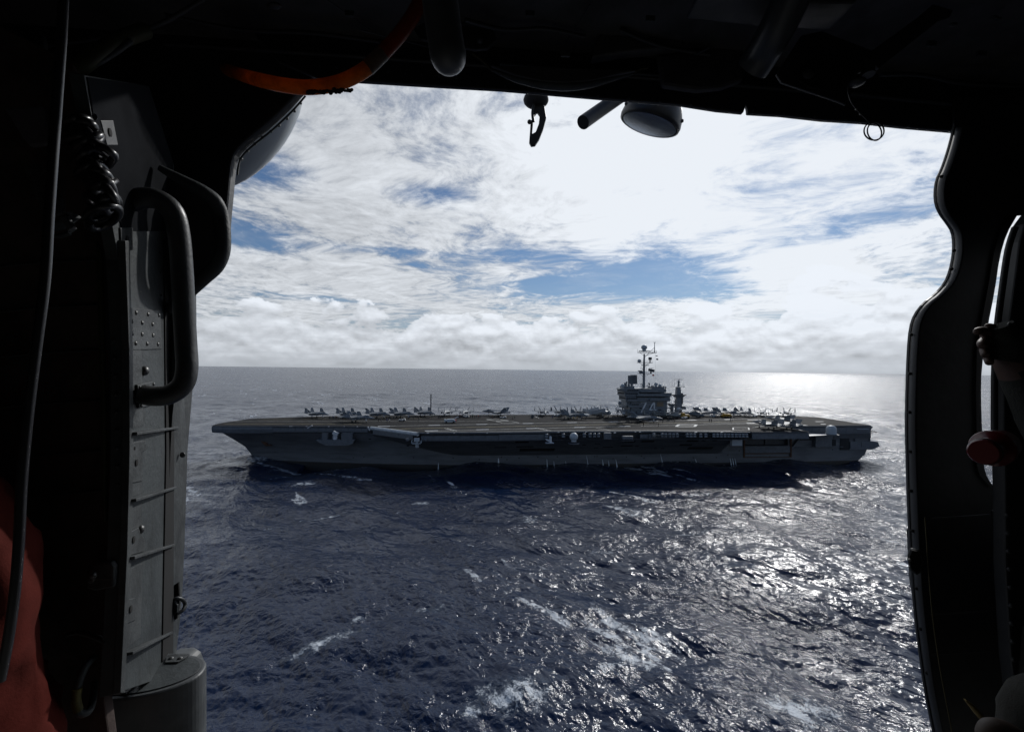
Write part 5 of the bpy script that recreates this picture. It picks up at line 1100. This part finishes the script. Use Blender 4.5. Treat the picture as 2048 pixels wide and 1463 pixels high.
for m_ in (M_jamb, M_jamb2, M_fair):
    t = m_.node_tree; p = t.nodes['Principled BSDF']; src = X(t, p.inputs['Base Color'].links[0].from_socket); tcn = t.nodes.new('ShaderNodeTexCoord'); ox, oy, oz = sep(t, tcn.outputs['Object'])
    sc1 = noise(t, comb(t, ox*9.0, oy*9.0, oz*90.0), 1.0, 3, .6, 1.2).step(.70, .74)*noise(t, comb(t, ox, oy, oz), 14.0, 2, .5).step(.5, .6)
    sc2 = noise(t, comb(t, ox*80.0, oy*80.0, oz*6.0), 1.0, 3, .6, .8).step(.71, .75); dirt = noise(t, comb(t, ox, oy, oz*.4), 22.0, 6, .7).step(.55, .75)
    cc = mixc(t, dirt*.55, src, (.018, .018, .017)); cc = mixc(t, (sc1.mx(sc2)*.75).clamp(), cc, (.13, .13, .12)); t.links.new(cc.k, p.inputs['Base Color'])
# grab handle
hb = tubep('grab_handle', [(255, 408, 0.93), (285, 396, 0.93), (318, 400, 0.94), (346, 424, 0.95), (358, 470, 0.96), (364, 540, 0.965), (368, 620, 0.97), (372, 690, 0.97), (374, 735, 0.965), (366, 768, 0.96), (340, 788, 0.95), (310, 792, 0.94), (284, 788, 0.935)], 0.0205, mat('handle_grey', (0.034, 0.036, 0.037), 0.42, var=0.3, vscale=12, bump=0.1, bscale=80), n=18)
pl = jslab('handle_plate', [(268, 769), (300, 762), (304, 808), (272, 816)], 0, 0.006, M_jamb2)
for x, y in ((272, 775), (300, 768), (275, 811), (302, 804)): jdot('plate_screw', x, y, 0.004, M_screw, 0.5, 0.005)
# step fairing at the foot of the door
def fair(name, pts, z0, z1, m_, bevel):
    pts = chaikin(pts, 2)
    return ngon(name, [V3((x, y, z1)) for x, y in pts], [V3((x, y, z0)) for x, y in pts], m_, heli, bevel, 3)
fair('step_fairing', [(-0.90, 0.955), (-0.847, 0.955), (-0.79, 0.965), (-0.745, 0.985), (-0.715, 1.015), (-0.708, 1.045), (-0.722, 1.08), (-0.76, 1.105), (-0.84, 1.115), (-0.95, 1.11)], -1.15, -0.70, M_fair, 0.006)
fair('step_top_plate', [(-0.88, 0.965), (-0.84, 0.966), (-0.79, 0.975), (-0.75, 0.995), (-0.725, 1.02), (-0.718, 1.045), (-0.732, 1.072), (-0.77, 1.095), (-0.86, 1.10)], -0.70, -0.6975, M_jamb, 0.001)
sk = [P(352, 1300, 1.3), P(362, 1293, 1.3), P(390, 1291, 1.3), P(404, 1299, 1.3), P(411, 1318, 1.3), P(412, 1345, 1.3), P(412, 1480, 1.3), P(352, 1480, 1.3)]
ngon('outer_skin', [p-V3((0, 0.12, 0)) for p in sk], sk, M_fair, heli, 0.01, 3)
def ztop(px, py): 
    r_ = P(px, py, 1.0); k = -0.6965/r_.z; return r_*k
def tplate(name, pts, h, m_): q = [ztop(*p) for p in pts]; return ngon(name, [p+V3((0, 0, h)) for p in q], q, m_, heli, 0.001)
tplate('hinge_plate', [(330, 1326), (332, 1316), (340, 1309), (380, 1309), (370, 1317), (356, 1325)], 0.003, M_jamb2)
tplate('hinge_plate', [(238, 1385), (246, 1372), (262, 1361), (279, 1360), (270, 1372), (252, 1388)], 0.003, M_jamb2)
for x, y in ((342, 1318), (360, 1318), (251, 1377), (266, 1367)):
    q = ztop(x, y); MB().sphere(q+V3((0, 0, 0.003)), 0.006, 10, 6, (1, 1, .5)).build('rivet', M_screw, heli)
# dark cabin lining left of the jamb
slab('cabin_lining', [(-300, -100), (165, 140), (236, 500), (244, 900), (236, 1120), (226, 1390), (240, 1500), (-300, 1500)], 0.885, 0.02, M_quilt, bevel=0.003)
slab('lining_seam_tube', [(196, 480), (208, 500), (216, 800), (218, 1040), (210, 1040), (206, 800), (198, 520)], 0.865, 0.008, mat('olive_hose', (0.022, 0.022, 0.006), .6), bevel=.003)
slab('lining_edge', [(212, 480), (228, 480), (240, 760), (242, 1040), (226, 1040), (224, 760)], 0.872, 0.008, M_blk2, bevel=.002)
for i in range(15): MB().sphere(P(224+i*0.9, 500+i*36, .868), 0.0035, 8, 5).build('rivet', M_blk, heli)
slab('tiedown_bracket', [(182, 1128), (205, 1118), (233, 1118), (238, 1128), (238, 1168), (200, 1176), (184, 1170)], 0.845, 0.012, M_jamb2, bevel=0.004); MB().sphere(P(186, 1150, .83), .006, 10, 6).build('bolt_head', M_screw, heli)
MB().sphere(P(183, 1150, .845), 0.011, 12, 6, (.8, .4, 1.4)).build('bracket_ring', M_screw, heli)
tubep('lining_clip', [(135, 1268, .84), (160, 1263, .84), (190, 1272, .84), (214, 1283, .84)], 0.006, M_jamb, n=8, flat=.6)
tubep('tiedown_loop', [(190, 1312, .84), (172, 1330, .82), (157, 1366, .81), (152, 1400, .81), (158, 1424, .81), (174, 1424, .82), (184, 1405, .84), (188, 1360, .86)], 0.0062, M_jamb, n=10)
tubep('yellow_tape', [(155, 1375, .8075), (152, 1400, .8075), (157, 1420, .8085)], 0.0072, mat('faded_yellow_tape', (0.10, 0.085, 0.015), .6, var=.5, vscale=40), n=10)
# upper-left stowage: flap, mesh pocket, buckle, headset bulk
slab('grey_flap', [(19, 222), (100, 218), (112, 292), (70, 298), (58, 285)], 0.80, 0.01, mat('violet_grey_cloth', (0.085, 0.080, 0.092), .85, bump=.3, bscale=200, var=.2), bevel=.004)
M_mesh = mat('speaker_mesh', (0.05, 0.048, 0.046), .7, var=.3, vscale=30)
mp = slab('mesh_pocket', [(55, 338), (78, 330), (100, 338), (130, 400), (130, 428), (105, 440), (88, 420)], 0.79, .008, M_mesh, bevel=.003)
mb = MB()
for i in range(11): mb.tube([P(60+i*7, 336, .783), P(88+i*7*0.6, 430, .783)], .0008, 4)
for i in range(13): mb.tube([P(58+i*2.2, 340+i*7.2, .783), P(104+i*2.2, 338+i*7.2, .783)], .0008, 4)
tag(mb.build('mesh_threads', M_blk, heli), kind='stuff')
tubep('strap_end', [(104, 455, .78), (125, 448, .775), (148, 430, .77)], .011, M_jamb, n=8, flat=.5); slab('buckle', [(128, 437), (141, 433), (157, 458), (146, 467)], .755, .01, mat('buckle_grey', (.09, .093, .096), .5), bevel=.003)
tubep('grey_web', [(97, 470, .79), (120, 472, .79), (140, 465, .79)], .004, M_jamb, n=6)
tubep('headset_arc', [(70, 60, .95), (84, 80, .95), (82, 110, .95), (66, 132, .95), (45, 142, .95)], .008, M_blk2, n=8)
tubep('olive_duct', [(105, 165, .9), (150, 140, .9), (200, 105, .92), (245, 78, .95), (290, 62, 1.0)], .016, mat('olive_duct', (0.035, 0.038, 0.014), .6), n=12)
tubep('duct_lining', [(130, 158, .9), (180, 134, .91), (225, 108, .93), (262, 82, .95)], .006, M_jamb, n=8)

# ---- right side: post with edge strip, rear pillar
RS = [(1905, 255), (1898, 285), (1889, 315), (1880, 340), (1871, 358), (1867, 385), (1869, 410), (1878, 430), (1892, 448), (1902, 464), (1905, 485), (1904, 510), (1898, 540), (1888, 565), (1868, 588), (1845, 605), (1827, 628), (1818, 655), (1814, 700), (1811, 780), (1810, 860), (1812, 930), (1814, 1000), (1817, 1070), (1822, 1160), (1829, 1240), (1838, 1310), (1848, 1380), (1860, 1440), (1872, 1500)]
RS = chaikin(RS, 1, False)
GAP = [(1990, 975), (1975, 955), (1967, 930), (1965, 880), (1962, 800), (1963, 735), (1975, 655), (1990, 580), (1999, 515), (2013, 468), (2034, 432)]
GAP = chaikin(GAP, 1, False)
slab('aft_post', RS+[(2700, 1500), (2700, 990)]+[(x-4, y) for x, y in GAP]+[(2700, 380), (2700, 150), (1905, 200)], 1.165, 0.005, M_blk2, bevel=0.0)
fr = [P(x-1, y, 1.185) for x, y in RS]; bk = [P(x+19, y, 1.125) for x, y in RS]
mb = MB(); n = len(fr); mb.add(fr+bk, [(i, i+1, n+i+1, n+i) for i in range(n-1)], True)
o = mb.build('post_edge_strip', mat('post_edge_grey', (0.020, 0.023, 0.028), 0.6, var=.3, vscale=6), heli, fix=False); so = o.modifiers.new('t', 'SOLIDIFY'); so.thickness = 0.004
for x, y in ((1882, 353), (1907, 501), (1902, 538), (1822, 669), (1819, 747), (1818, 824), (1820, 903), (1821, 981), (1824, 1061), (1832, 1176), (1840, 1257), (1853, 1345), (1873, 1438)):
    MB().sphere(P(x+1, y, 1.148), 0.0042, 8, 5).build('rivet', M_hole, heli)
slab('latch_backplate', [(1812, 1056), (1817, 1055), (1826, 1172), (1828, 1178), (1821, 1178), (1818, 1160)], 1.2, .01, M_blk2, bevel=.002)
slab('latch_surround', [(1813, 1110), (1820, 1094), (1834, 1097), (1842, 1118), (1839, 1140), (1829, 1147), (1817, 1138)], 1.105, .008, M_jamb, bevel=.002)
slab('latch_recess', [(1815, 1112), (1821, 1098), (1832, 1100), (1839, 1118), (1836, 1138), (1829, 1143), (1819, 1135)], 1.098, .0055, M_hole, bevel=0)
MB().sphere(P(1819, 1119, 1.09), .0035, 8, 6).build('latch_pin', M_edge, heli)
PB = [(2040, 430), (2022, 455), (2012, 490), (2003, 560), (1992, 640), (1984, 700), (1981, 760), (1981, 880), (1983, 968), (1984, 1120), (1995, 1300), (2020, 1500), (2400, 1500), (2400, 430)]
slab('rear_pillar', PB, 1.03, .03, M_blk2, bevel=.004)
tubep('pillar_edge_tube', [(2030, 455, 1.03), (2016, 500, 1.03), (2004, 580, 1.03), (1994, 660, 1.03), (1989, 760, 1.03), (1989, 900, 1.03)], .006, M_blk2, n=8)
for i in range(12): MB().sphere(P(2014+i*1.6, 1030+i*36, 1.02), .005, 8, 5).build('rivet', M_blk2, heli)
tubep('post_seam', [(1985, 1020, 1.12), (1997, 1120, 1.12), (2010, 1240, 1.12), (2028, 1360, 1.12)], .003, M_blk2, n=6)
slab('window_seal', [(x-5, y) for x, y in [(1984, 975), (1962, 950), (1956, 930), (1956, 880), (1954, 780), (1956, 700), (1968, 630), (1981, 560), (1990, 505), (2003, 462), (2026, 430), (2034, 436), (2013, 472), (2000, 517), (1991, 580), (1976, 655), (1964, 735), (1963, 800), (1966, 880), (1968, 930), (1976, 955), (1991, 972)]], 1.158, .003, M_rub, bevel=.001)
for y_ in (1028, 1220, 1300): tubep('post_seam', [(1860, y_+8, 1.126), (1980, y_, 1.126)], .0018, M_blk2, n=5)
# ---- overhead fittings
tubep('overhead_tube', [(872, -90, .80), (880, 0, .80), (888, 60, .80), (896, 110, .80)], .0315, mat('tube_grey', (0.10, 0.108, 0.115), .38, var=.15, vscale=5), n=24)
MB().sphere(P(896.5, 111, .80), .0316, 20, 12, (1, 1, 1.0)).build('overhead_tube_end', bpy.data.materials['tube_grey'], heli)
slab('tube_flange', [(828, 62), (850, 50), (985, 62), (995, 85), (975, 103), (950, 105), (900, 96), (842, 84)], 1.12, .01, M_blk2, bevel=.003); MB().sphere(P(960, 80, 1.11), .009, 10, 6).build('bolt_head', M_blk2, heli)
tubep('light_fixture', [(982, 140, 1.15), (1030, 158, 1.15), (1080, 169, 1.15), (1130, 173, 1.15), (1180, 168, 1.15), (1230, 156, 1.15), (1266, 148, 1.15)], [.003, .009, .012, .013, .012, .008, .003], M_jamb, n=12, flat=.8)
slab('fixture_cover', [(982, 136), (1270, 146), (1230, 154), (1180, 166), (1130, 170), (1080, 166), (1030, 155)], 1.135, .01, M_blk, bevel=.002)
tubep('olive_strap', [(945, 108, 1.16), (965, 122, 1.16), (985, 142, 1.16)], .006, mat('olive_webbing', (.035, .032, .012), .8), n=6, flat=.5); tubep('olive_strap', [(1266, 148, 1.16), (1280, 139, 1.16), (1296, 137, 1.16)], .004, bpy.data.materials['olive_webbing'], n=6, flat=.5)
slab('overhead_panel', [(1370, 40), (1390, 0), (1400, -80), (1700, -80), (1660, 62), (1560, 60)], .93, .08, M_blk2, bevel=.006)
slab('overhead_box', [(1180, 130), (1200, 70), (1370, 80), (1350, 110), (1240, 120)], 1.13, .03, M_blk, bevel=.004)
slab('overhead_cover', [(1310, 120), (1480, 95), (1480, 170), (1440, 185), (1390, 190), (1320, 180)], 1.15, .02, M_blk, bevel=.008)
tubep('overhead_tube', [(1590, -20, .9), (1555, 55, .95), (1527, 105, 1.0), (1505, 138, 1.03)], .036, mat('tube_dark_grey', (0.045, 0.05, 0.055), .38), n=24)
slab('mounting_bracket', [(1550, 152), (1600, 75), (1640, 66), (1740, 105), (1760, 130), (1712, 150), (1696, 200), (1688, 213), (1676, 207), (1560, 168)], .98, .006, M_blk2, bevel=.0015)
slab('bracket_window', [(1592, 160), (1600, 135), (1630, 112), (1652, 112), (1675, 130), (1700, 128), (1692, 165), (1670, 188), (1612, 175)], .975, .005, M_hole, bevel=0)
MB().sphere(P(1616, 148, .97), .012, 12, 8, (1, .4, .9)).build('bolt_head', M_jamb, heli)
slab('bracket_arm', [(1722, 118), (1830, 40), (1860, 14), (1900, 26), (1893, 40), (1870, 48), (1752, 142)], .97, .008, M_blk2, bevel=.002); MB().sphere(P(1845, 39, .965), .008, 10, 6, (1, .3, .8)).build('bracket_hole', M_hole, heli)
mb = MB(); mb.tube([P(1735, 128, .96), P(1737, 150, .955)], .012, 12); mb.build('cap_screw', M_blk2, heli)
for x, y, r in ((548, 12, .016), (1905, 50, .01), (1987, 35, .009), (1995, 38, .008)): MB().sphere(P(x, y, .98), r, 12, 6, (1, .6, .3)).build('rivet', M_blk2, heli)
for x0, y0, x1, y1 in ((640, -10, 740, 60), (720, 60, 860, 95), (1180, 10, 1130, 90), (1420, 95, 1370, 120)): tubep('ceiling_seam', [(x0, y0, 1.02), ((x0+x1)/2, (y0+y1)/2, 1.08), (x1, y1, 1.15)], .0018, M_blk2, n=5)
# outside fittings under the roof edge: lamp and stub
sl = empty('searchlight', (0, 0, 0), parent=heli, size=.1)
ca, cb = P(1245, 231, 1.75), P(1352, 268, 1.75); cc0 = (ca+cb)/2; rl = (cb-ca).length/2; dirx = (cb-ca).normalized(); nrm = V3((-0.30, 0.195, -0.92)); nrm = (nrm-dirx*nrm.dot(dirx)).normalized(); dir2 = nrm.cross(dirx)
rg = []
for k_h, k_r in ((-0.02, 1.0), (0.0, 1.06), (0.10, 1.08), (0.35, 1.04), (0.65, .92), (.9, .74), (1.15, .5), (1.3, .2)):
    rg.append([cc0-nrm*(rl*k_h)+(dirx*math.cos(2*math.pi*i/32)+dir2*math.sin(2*math.pi*i/32))*rl*k_r for i in range(32)])
mb = MB(); mb.loft(rg, caps=False); mb.add(rg[-1], [tuple(range(32))]); mb.build('lamp_housing', mat('lamp_black', (.025, .026, .027), .4, var=.3, vscale=20), sl)
mb = MB(); ring = [cc0+nrm*0.001+(dirx*math.cos(2*math.pi*i/32)+dir2*math.sin(2*math.pi*i/32))*rl*.96 for i in range(32)]
mid = [cc0+nrm*0.003+(dirx*math.cos(2*math.pi*i/32)+dir2*math.sin(2*math.pi*i/32))*rl*.5 for i in range(32)]
mb.loft([ring, mid, [cc0+nrm*.0035]*32], caps=False); mb.build('lamp_lens', mat('lamp_lens', (.80, .85, .90), .12, metal=.9), sl)
for i in range(5):
    a = i*1.256+.4; MB().sphere(cc0-nrm*(rl*.3)+(dirx*math.cos(a)+dir2*math.sin(a))*rl*1.05, .007, 8, 5).build('lamp_bolt', M_screw, sl)
tubep('stub_tube', [(1166, 245, 1.5), (1200, 221, 1.55), (1245, 190, 1.6)], .0225, M_blk2, n=16)
ho = helt('hoist_hook', 'black metal rescue hook hanging outside below the top of the door', 'hook')
hp = lambda x, y, d=1.6: P(x, y, d)
slab('hook_body', [(1068, 200), (1084, 200), (1089, 222), (1092, 240), (1086, 262), (1078, 282), (1070, 294), (1062, 295), (1058, 288), (1060, 262), (1061, 246), (1066, 250), (1064, 272), (1071, 268), (1077, 252), (1079, 235), (1074, 228), (1066, 238), (1063, 228), (1066, 214)], 1.59, .016, M_blk2, ho, bevel=.002)
mb = MB(); mb.sphere(P(1072, 200, 1.6), .045, 18, 10, (1, 1, .55)); mb.build('hook_damper', M_blk, ho)
mb = MB(); mb.tube([P(1057, 244, 1.585), P(1064, 244, 1.585)], .006, 8); mb.sphere(P(1059, 244, 1.585), .008, 8, 6); mb.build('gate_bolt', M_screw, ho)
tubep('hook_gate', [(1068, 208, 1.585), (1065, 226, 1.585), (1067, 244, 1.585)], .005, M_jamb, ho, n=8)
tubep('hoist_wire', [(1072, 190, 1.6), (1072, 60, 1.6)], .004, M_screw, ho, n=6)

# ---- loose things in the cabin
def trans(name, col):
    m = bpy.data.materials.new(name); m.use_nodes = True; t = m.node_tree; t.nodes.clear(); o = t.nodes.new('ShaderNodeOutputMaterial'); mx = t.nodes.new('ShaderNodeMixShader'); mx.inputs[0].default_value = .35
    a = t.nodes.new('ShaderNodeBsdfTranslucent'); b = t.nodes.new('ShaderNodeBsdfPrincipled'); b.inputs['Roughness'].default_value = .35
    tcn = t.nodes.new('ShaderNodeTexCoord'); nn = noise(t, X(t, tcn.outputs['Object']), 30, 4, .6)
    cc = mixc(t, nn.step(.35, .7), col, tuple(c*.6 for c in col)); t.links.new(cc.k, a.inputs[0]); t.links.new(cc.k, b.inputs['Base Color'])
    t.links.new(a.outputs[0], mx.inputs[1]); t.links.new(b.outputs[0], mx.inputs[2]); t.links.new(mx.outputs[0], o.inputs[0]); return m
hs = helt('orange_hose', 'see-through orange and red hose sagging across the top left of the doorway', 'hose')
M_or = trans('hose_orange', (0.75, 0.26, 0.03)); M_rd = trans('hose_red', (0.35, 0.06, 0.02)); M_hg = trans('hose_grey_band', (0.18, 0.15, 0.12))
def opentube(name, pts, r, m_, par):
    mb = tubep(None, pts, r, m_, par, n=14); mb.f = mb.f[:-2]; mb.sm = mb.sm[:-2]; return mb.build(name, m_, par, fix=False)
opentube('hose_section', [(862, -60, 1.0), (846, -10, 1.0), (824, 35, 1.0), (795, 75, 1.0), (765, 107, 1.0)], .0155, M_rd, hs)
opentube('hose_band', [(766, 106, 1.0), (750, 122, 1.0), (735, 136, 1.0)], .0158, M_hg, hs)
opentube('hose_section', [(736, 135, 1.0), (715, 149, 1.0), (685, 163, 1.0), (650, 172, 1.0), (610, 175, 1.0), (570, 171, 1.0), (535, 164, 1.02), (500, 155, 1.10), (465, 144, 1.22), (420, 128, 1.32)], .0152, M_or, hs)
random.seed(5); mb = MB()
for i in range(26):
    x = 616+i*3.5; y = 174+13.5-(max(0, x-640)/100)**2*13; mb.sphere(P(x, y-1.5-max(0, 6-abs(x-665)/12)*random.uniform(0, 1), .986), .0045*random.uniform(.7, 1.3), 7, 5, (1, .5, 1))
tag(mb.build('flaked_paint', M_blk, hs), kind='stuff')
cd_ = tubep('black_cord', [(128, -40, .60), (124, 60, .60), (117, 160, .60), (107, 300, .60), (98, 430, .60), (90, 560, .60), (72, 700, .60), (56, 830, .60), (44, 960, .60), (38, 1080, .60), (30, 1180, .60), (16, 1280, .60), (0, 1360, .60)], .0058, M_rub, n=12)
solo(cd_, 'smooth black cord hanging down the left edge in front of the red sleeve', 'cord')
# bundle of coiled cord
pts = []; random.seed(2)
for i in range(190):
    a = i*0.62; f = i/190; k = int(a/(2*math.pi)); rk = random.Random(k*7+3)
    cx = lerp(158, 205, min(1, f*1.5))+rk.uniform(-16, 16); cy = lerp(240, 435, f)+rk.uniform(-12, 12); ti = rk.uniform(-0.9, 0.9)
    ex_, ey_ = rk.uniform(26, 44)*math.cos(a), rk.uniform(9, 20)*math.sin(a)
    q_ = (cx+ex_*math.cos(ti)-ey_*math.sin(ti), cy+ex_*math.sin(ti)+ey_*math.cos(ti), .76+.045*math.sin(a))
    if pts: q_ = tuple(0.55*u+0.45*v for u, v in zip(q_, pts[-1]))
    pts.append(q_)
cc_ = tubep('coiled_cord', pts, .0062, M_rub, n=8, sub=2); solo(cc_, 'tangled black coiled cord bunched above the grab handle', 'coiled cord')
rg_ = helt('pull_ring', 'thin wire with a double split ring hanging at the upper right of the doorway', 'ring')
tubep('ring_wire', [(1696, 150, .95), (1696, 180, .95), (1702, 203, .95), (1716, 222, .95), (1730, 236, .95), (1740, 247, .95)], .0013, M_screw, rg_, n=6)
for dx_, r_, tl in ((0, 20, 0.0), (4, 18.5, .25)):
    mb = MB(); c_ = P(1748+dx_, 262, .95); rr2 = r_/FPX*.95; mb.tube([c_+V3((rr2*math.cos(a)*math.cos(tl), rr2*math.cos(a)*math.sin(tl)+dx_*.001, rr2*math.sin(a)*.92)) for a in [2*math.pi*i/28 for i in range(29)]], .0014, 8); mb.build('ring', M_screw, rg_)
for x, y in ((1713, 218), (1721, 228)): MB().sphere(P(x, y, .95), .0025, 8, 6).build('wire_crimp', M_edge, rg_)
MB().sphere(P(1714, 165, .95), .016, 14, 8, (1, 1, .45)).build('ring_anchor', M_blk2, rg_)
# red signal lamp on the right
lp = helt('signal_lamp', 'round dark red lamp head held at the right edge beside the window gap', 'lamp')
M_rl = mat('red_plastic', (0.085, 0.004, 0.006), .3, coat=.3); A0 = P(1966, 904, .86); axr = V3((1, .55, .08)).normalized(); e1 = axr.cross(V3((0, 0, 1))).normalized(); e2 = e1.cross(axr)
def disc_stack(name, prof, m_):
    mb = MB(); mb.loft([[A0+axr*h_+(e1*math.cos(2*math.pi*i/32)+e2*math.sin(2*math.pi*i/32))*r_ for i in range(32)] for h_, r_ in prof]); return mb.build(name, m_, lp)
disc_stack('lamp_face', [(0, .0215), (.002, .0238), (.006, .0242)], M_rl); disc_stack('lamp_ring', [(.0062, .0242), (.0075, .0255), (.011, .0255), (.012, .024)], M_rub)
disc_stack('lamp_body', [(.0125, .023), (.04, .023), (.042, .033), (.046, .0345), (.052, .0345), (.054, .032), (.1, .028)], M_rl)

# ---- the two crew members, mostly outside the frame
def skin_body(name, V_, E_, rad_, zones, parent=None, lvl=2, disp=0.0):
    me = bpy.data.meshes.new(name); me.from_pydata([tuple(v) for v in V_], E_, []); o = bpy.data.objects.new(name, me); COL.objects.link(o); o.modifiers.new('s', 'SKIN')
    for i, sv in enumerate(me.skin_vertices[0].data): sv.radius = (rad_[i], rad_[i]) if not isinstance(rad_[i], tuple) else rad_[i]; sv.use_root = (i == 0)
    o.modifiers.new('u', 'SUBSURF').levels = lvl
    bpy.context.view_layer.update(); dg = bpy.context.evaluated_depsgraph_get(); nm = bpy.data.meshes.new_from_object(o.evaluated_get(dg)); nm.materials.clear()
    from mathutils import noise as mn
    for m_, _ in zones: nm.materials.append(m_)
    if disp:
        for v in nm.vertices:
            q = V3((v.co.x*9+v.co.z*5, v.co.y*7, v.co.z*2.2-v.co.x*2)); a = mn.noise(q); b = mn.noise(q*2.1+V3((5, 1, 2))); c = mn.noise(q*4.5)
            v.co += v.normal*(disp*((1-abs(a)*3.2)*.8*(1 if abs(a) < .31 else 0)+(1-min(1, abs(b)*5))*.45+c*.12-.3))
    for f_ in nm.polygons:
        f_.use_smooth = True
        for i, (_, test) in enumerate(zones):
            if test(f_.center): f_.material_index = i
    o.modifiers.clear(); o.data = nm
    if parent: o.parent = parent
    return o
M_redc = mat('red_cloth', (0.070, 0.0075, 0.0038), .9, var=.2, vscale=14, bump=.12, bscale=260, spec=.2)
M_suit = mat('flight_suit_green', (0.012, 0.013, 0.010), .85, var=.3, vscale=10, bump=.3, bscale=150)
M_skin = mat('skin', (0.07, 0.038, 0.028), .6, var=.15, vscale=30)
M_helm = mat('helmet_shell', (0.02, 0.022, 0.028), .2, coat=.4)
M_knit = mat('knit_cuff', (0.035, 0.034, 0.028), .9, bump=.6, bscale=300, stretch=(1, 1, 4))
pr = helt('person', 'seated person whose dark red sleeve fills the lower left corner', 'person')
V_ = [P(-330, 1560, .72), P(-320, 1280, .72), P(-300, 1080, .72), P(-140, 1080, .72), P(-78, 1150, .72), P(-58, 1290, .72), P(-36, 1440, .73), P(15, 1620, .74), P(160, 1700, .76), P(-300, 860, .72), P(-300, 740, .72)]
E_ = [(0, 1), (1, 2), (2, 3), (3, 4), (4, 5), (5, 6), (6, 7), (7, 8), (2, 9), (9, 10)]
skin_body('jacket_body', V_, E_, [.17, .18, .16, .11, .090, .088, .086, .080, .04, .06, .09], [(M_redc, lambda c: True)], pr, 3, .026)
p2 = helt('person', 'crew member at the right edge in dark flight suit, hand holding the pillar', 'person')
V_ = [P(2330, 1480, .9), P(2320, 1250, .9), P(2300, 1040, .9), P(2190, 960, .92), P(2120, 860, .93), P(2050, 740, .94), P(2008, 692, .945), P(1985, 676, .95)]
E_ = [(0, 1), (1, 2), (2, 3), (3, 4), (4, 5), (5, 6), (6, 7)]
rad_ = [.15, .15, .14, .075, .058, .046, .034, .026]
fing = [((1972, 664), (1962, 660), (1953, 663)), ((1974, 676), (1965, 684), (1966, 694)), ((1978, 690), (1970, 702), (1972, 713)), ((1984, 702), (1977, 717), (1980, 728)), ((1996, 668), (1984, 655), (1976, 652))]
for k, f_ in enumerate(fing):
    prev = 7
    for j, q in enumerate(f_):
        V_.append(P(q[0], q[1], .945-.012*j+.004*k)); E_.append((prev, len(V_)-1)); prev = len(V_)-1; rad_.append([.0115, .010, .0085][j])
V_ += [P(2250, 1500, .85), P(2120, 1430, .82), P(2062, 1392, .80), P(2062, 1500, .80), P(2050, 1640, .8), P(2310, 940, .9), P(2300, 880, .9)]
b_ = len(V_)-7; E_ += [(0, b_), (b_, b_+1), (b_+1, b_+2), (b_+2, b_+3), (b_+3, b_+4), (2, b_+5), (b_+5, b_+6)]; rad_ += [.11, .075, .042, .05, .05, .06, .09]
hx = P(2012, 700, .945).x
skin_body('body', V_, E_, rad_, [(M_suit, lambda c: True), (M_skin, lambda c: c.x < hx and c.z > P(0, 760, .94).z), (M_knit, lambda c: c.z < P(0, 1335, .8).z)], p2, 2, .004)
tubep('sleeve_cuff', [(2002, 650, .93), (2022, 690, .93), (2015, 722, .935)], [.02, .03, .022], M_suit, p2, n=10)
MB().sphere(P(2245, 900, .80), .104, 28, 18, (1, 1, 1)).build('helmet', M_helm, p2)
tubep('wrist_strap', [(2016, 646, .915), (2026, 650, .912), (2032, 657, .912)], .0028, M_screw, p2, n=6)
tubep('boot', [(1966, 1476, .78), (1985, 1462, .78), (2015, 1470, .78), (2045, 1490, .78)], [.012, .02, .022, .02], mat('boot_brown', (.045, .028, .018), .6), p2, n=12)
ys = tubep('yellow_strap', [(1930, 1398, .9), (1945, 1412, .9), (1958, 1428, .9), (1975, 1448, .9), (1995, 1475, .9)], [.003, .009, .010, .009, .008], mat('dull_yellow_webbing', (.12, .085, .02), .8, var=.4, vscale=30), n=8, flat=.5)
solo(ys, 'dull yellow webbing strap lying at the bottom right by the boot', 'strap')
oc = tubep('olive_cord', [(1850, 1034, 1.1), (1862, 1200, 1.1), (1876, 1310, 1.1), (1892, 1400, 1.1), (1908, 1480, 1.1)], .0013, mat('olive_cord', (.05, .04, .012), .8), n=5)
solo(oc, 'thin olive cord running down the dark right door post', 'cord')

# stitched quilting ridges and cable runs on the dark lining and ceiling
for k, (x0, x1) in enumerate(((-40, 190), (-40, 196), (-40, 204), (-40, 208), (20, 206), (60, 204))):
    y = (520, 610, 700, 800, 900, 980)[k]; tubep('quilt_seam', [(x0, y+18, .882), ((x0+x1)/2, y+6, .878), (x1, y, .882)], .0022, M_blk2, n=6)
for pth in ([(330, 30, 1.1), (480, 60, 1.14), (620, 66, 1.15), (760, 84, 1.15)], [(930, 40, 1.05), (1010, 60, 1.1), (1090, 58, 1.1), (1170, 74, 1.12)], [(1240, 60, 1.1), (1320, 92, 1.13), (1420, 110, 1.14)], [(1760, 150, 1.1), (1840, 150, 1.12), (1930, 168, 1.14), (2040, 172, 1.14)]):
    tubep('cable_run', pth, .005, M_blk2, n=8)
for x, y in ((700, 30), (1060, 30), (1130, 110), (1300, 40), (1860, 90), (1960, 110)): slab('ceiling_clip', [(x-9, y-6), (x+9, y-5), (x+9, y+6), (x-9, y+5)], 1.04, .006, M_jamb, bevel=.001)
for i in range(9): MB().sphere(P(640+i*34, 132+i*2.9, 1.195), .0035, 8, 5).build('rivet', M_jamb, heli)
for i in range(14): MB().sphere(P(1010+i*62, 172+i*6.1, 1.197), .003, 8, 5).build('rivet', M_jamb, heli)
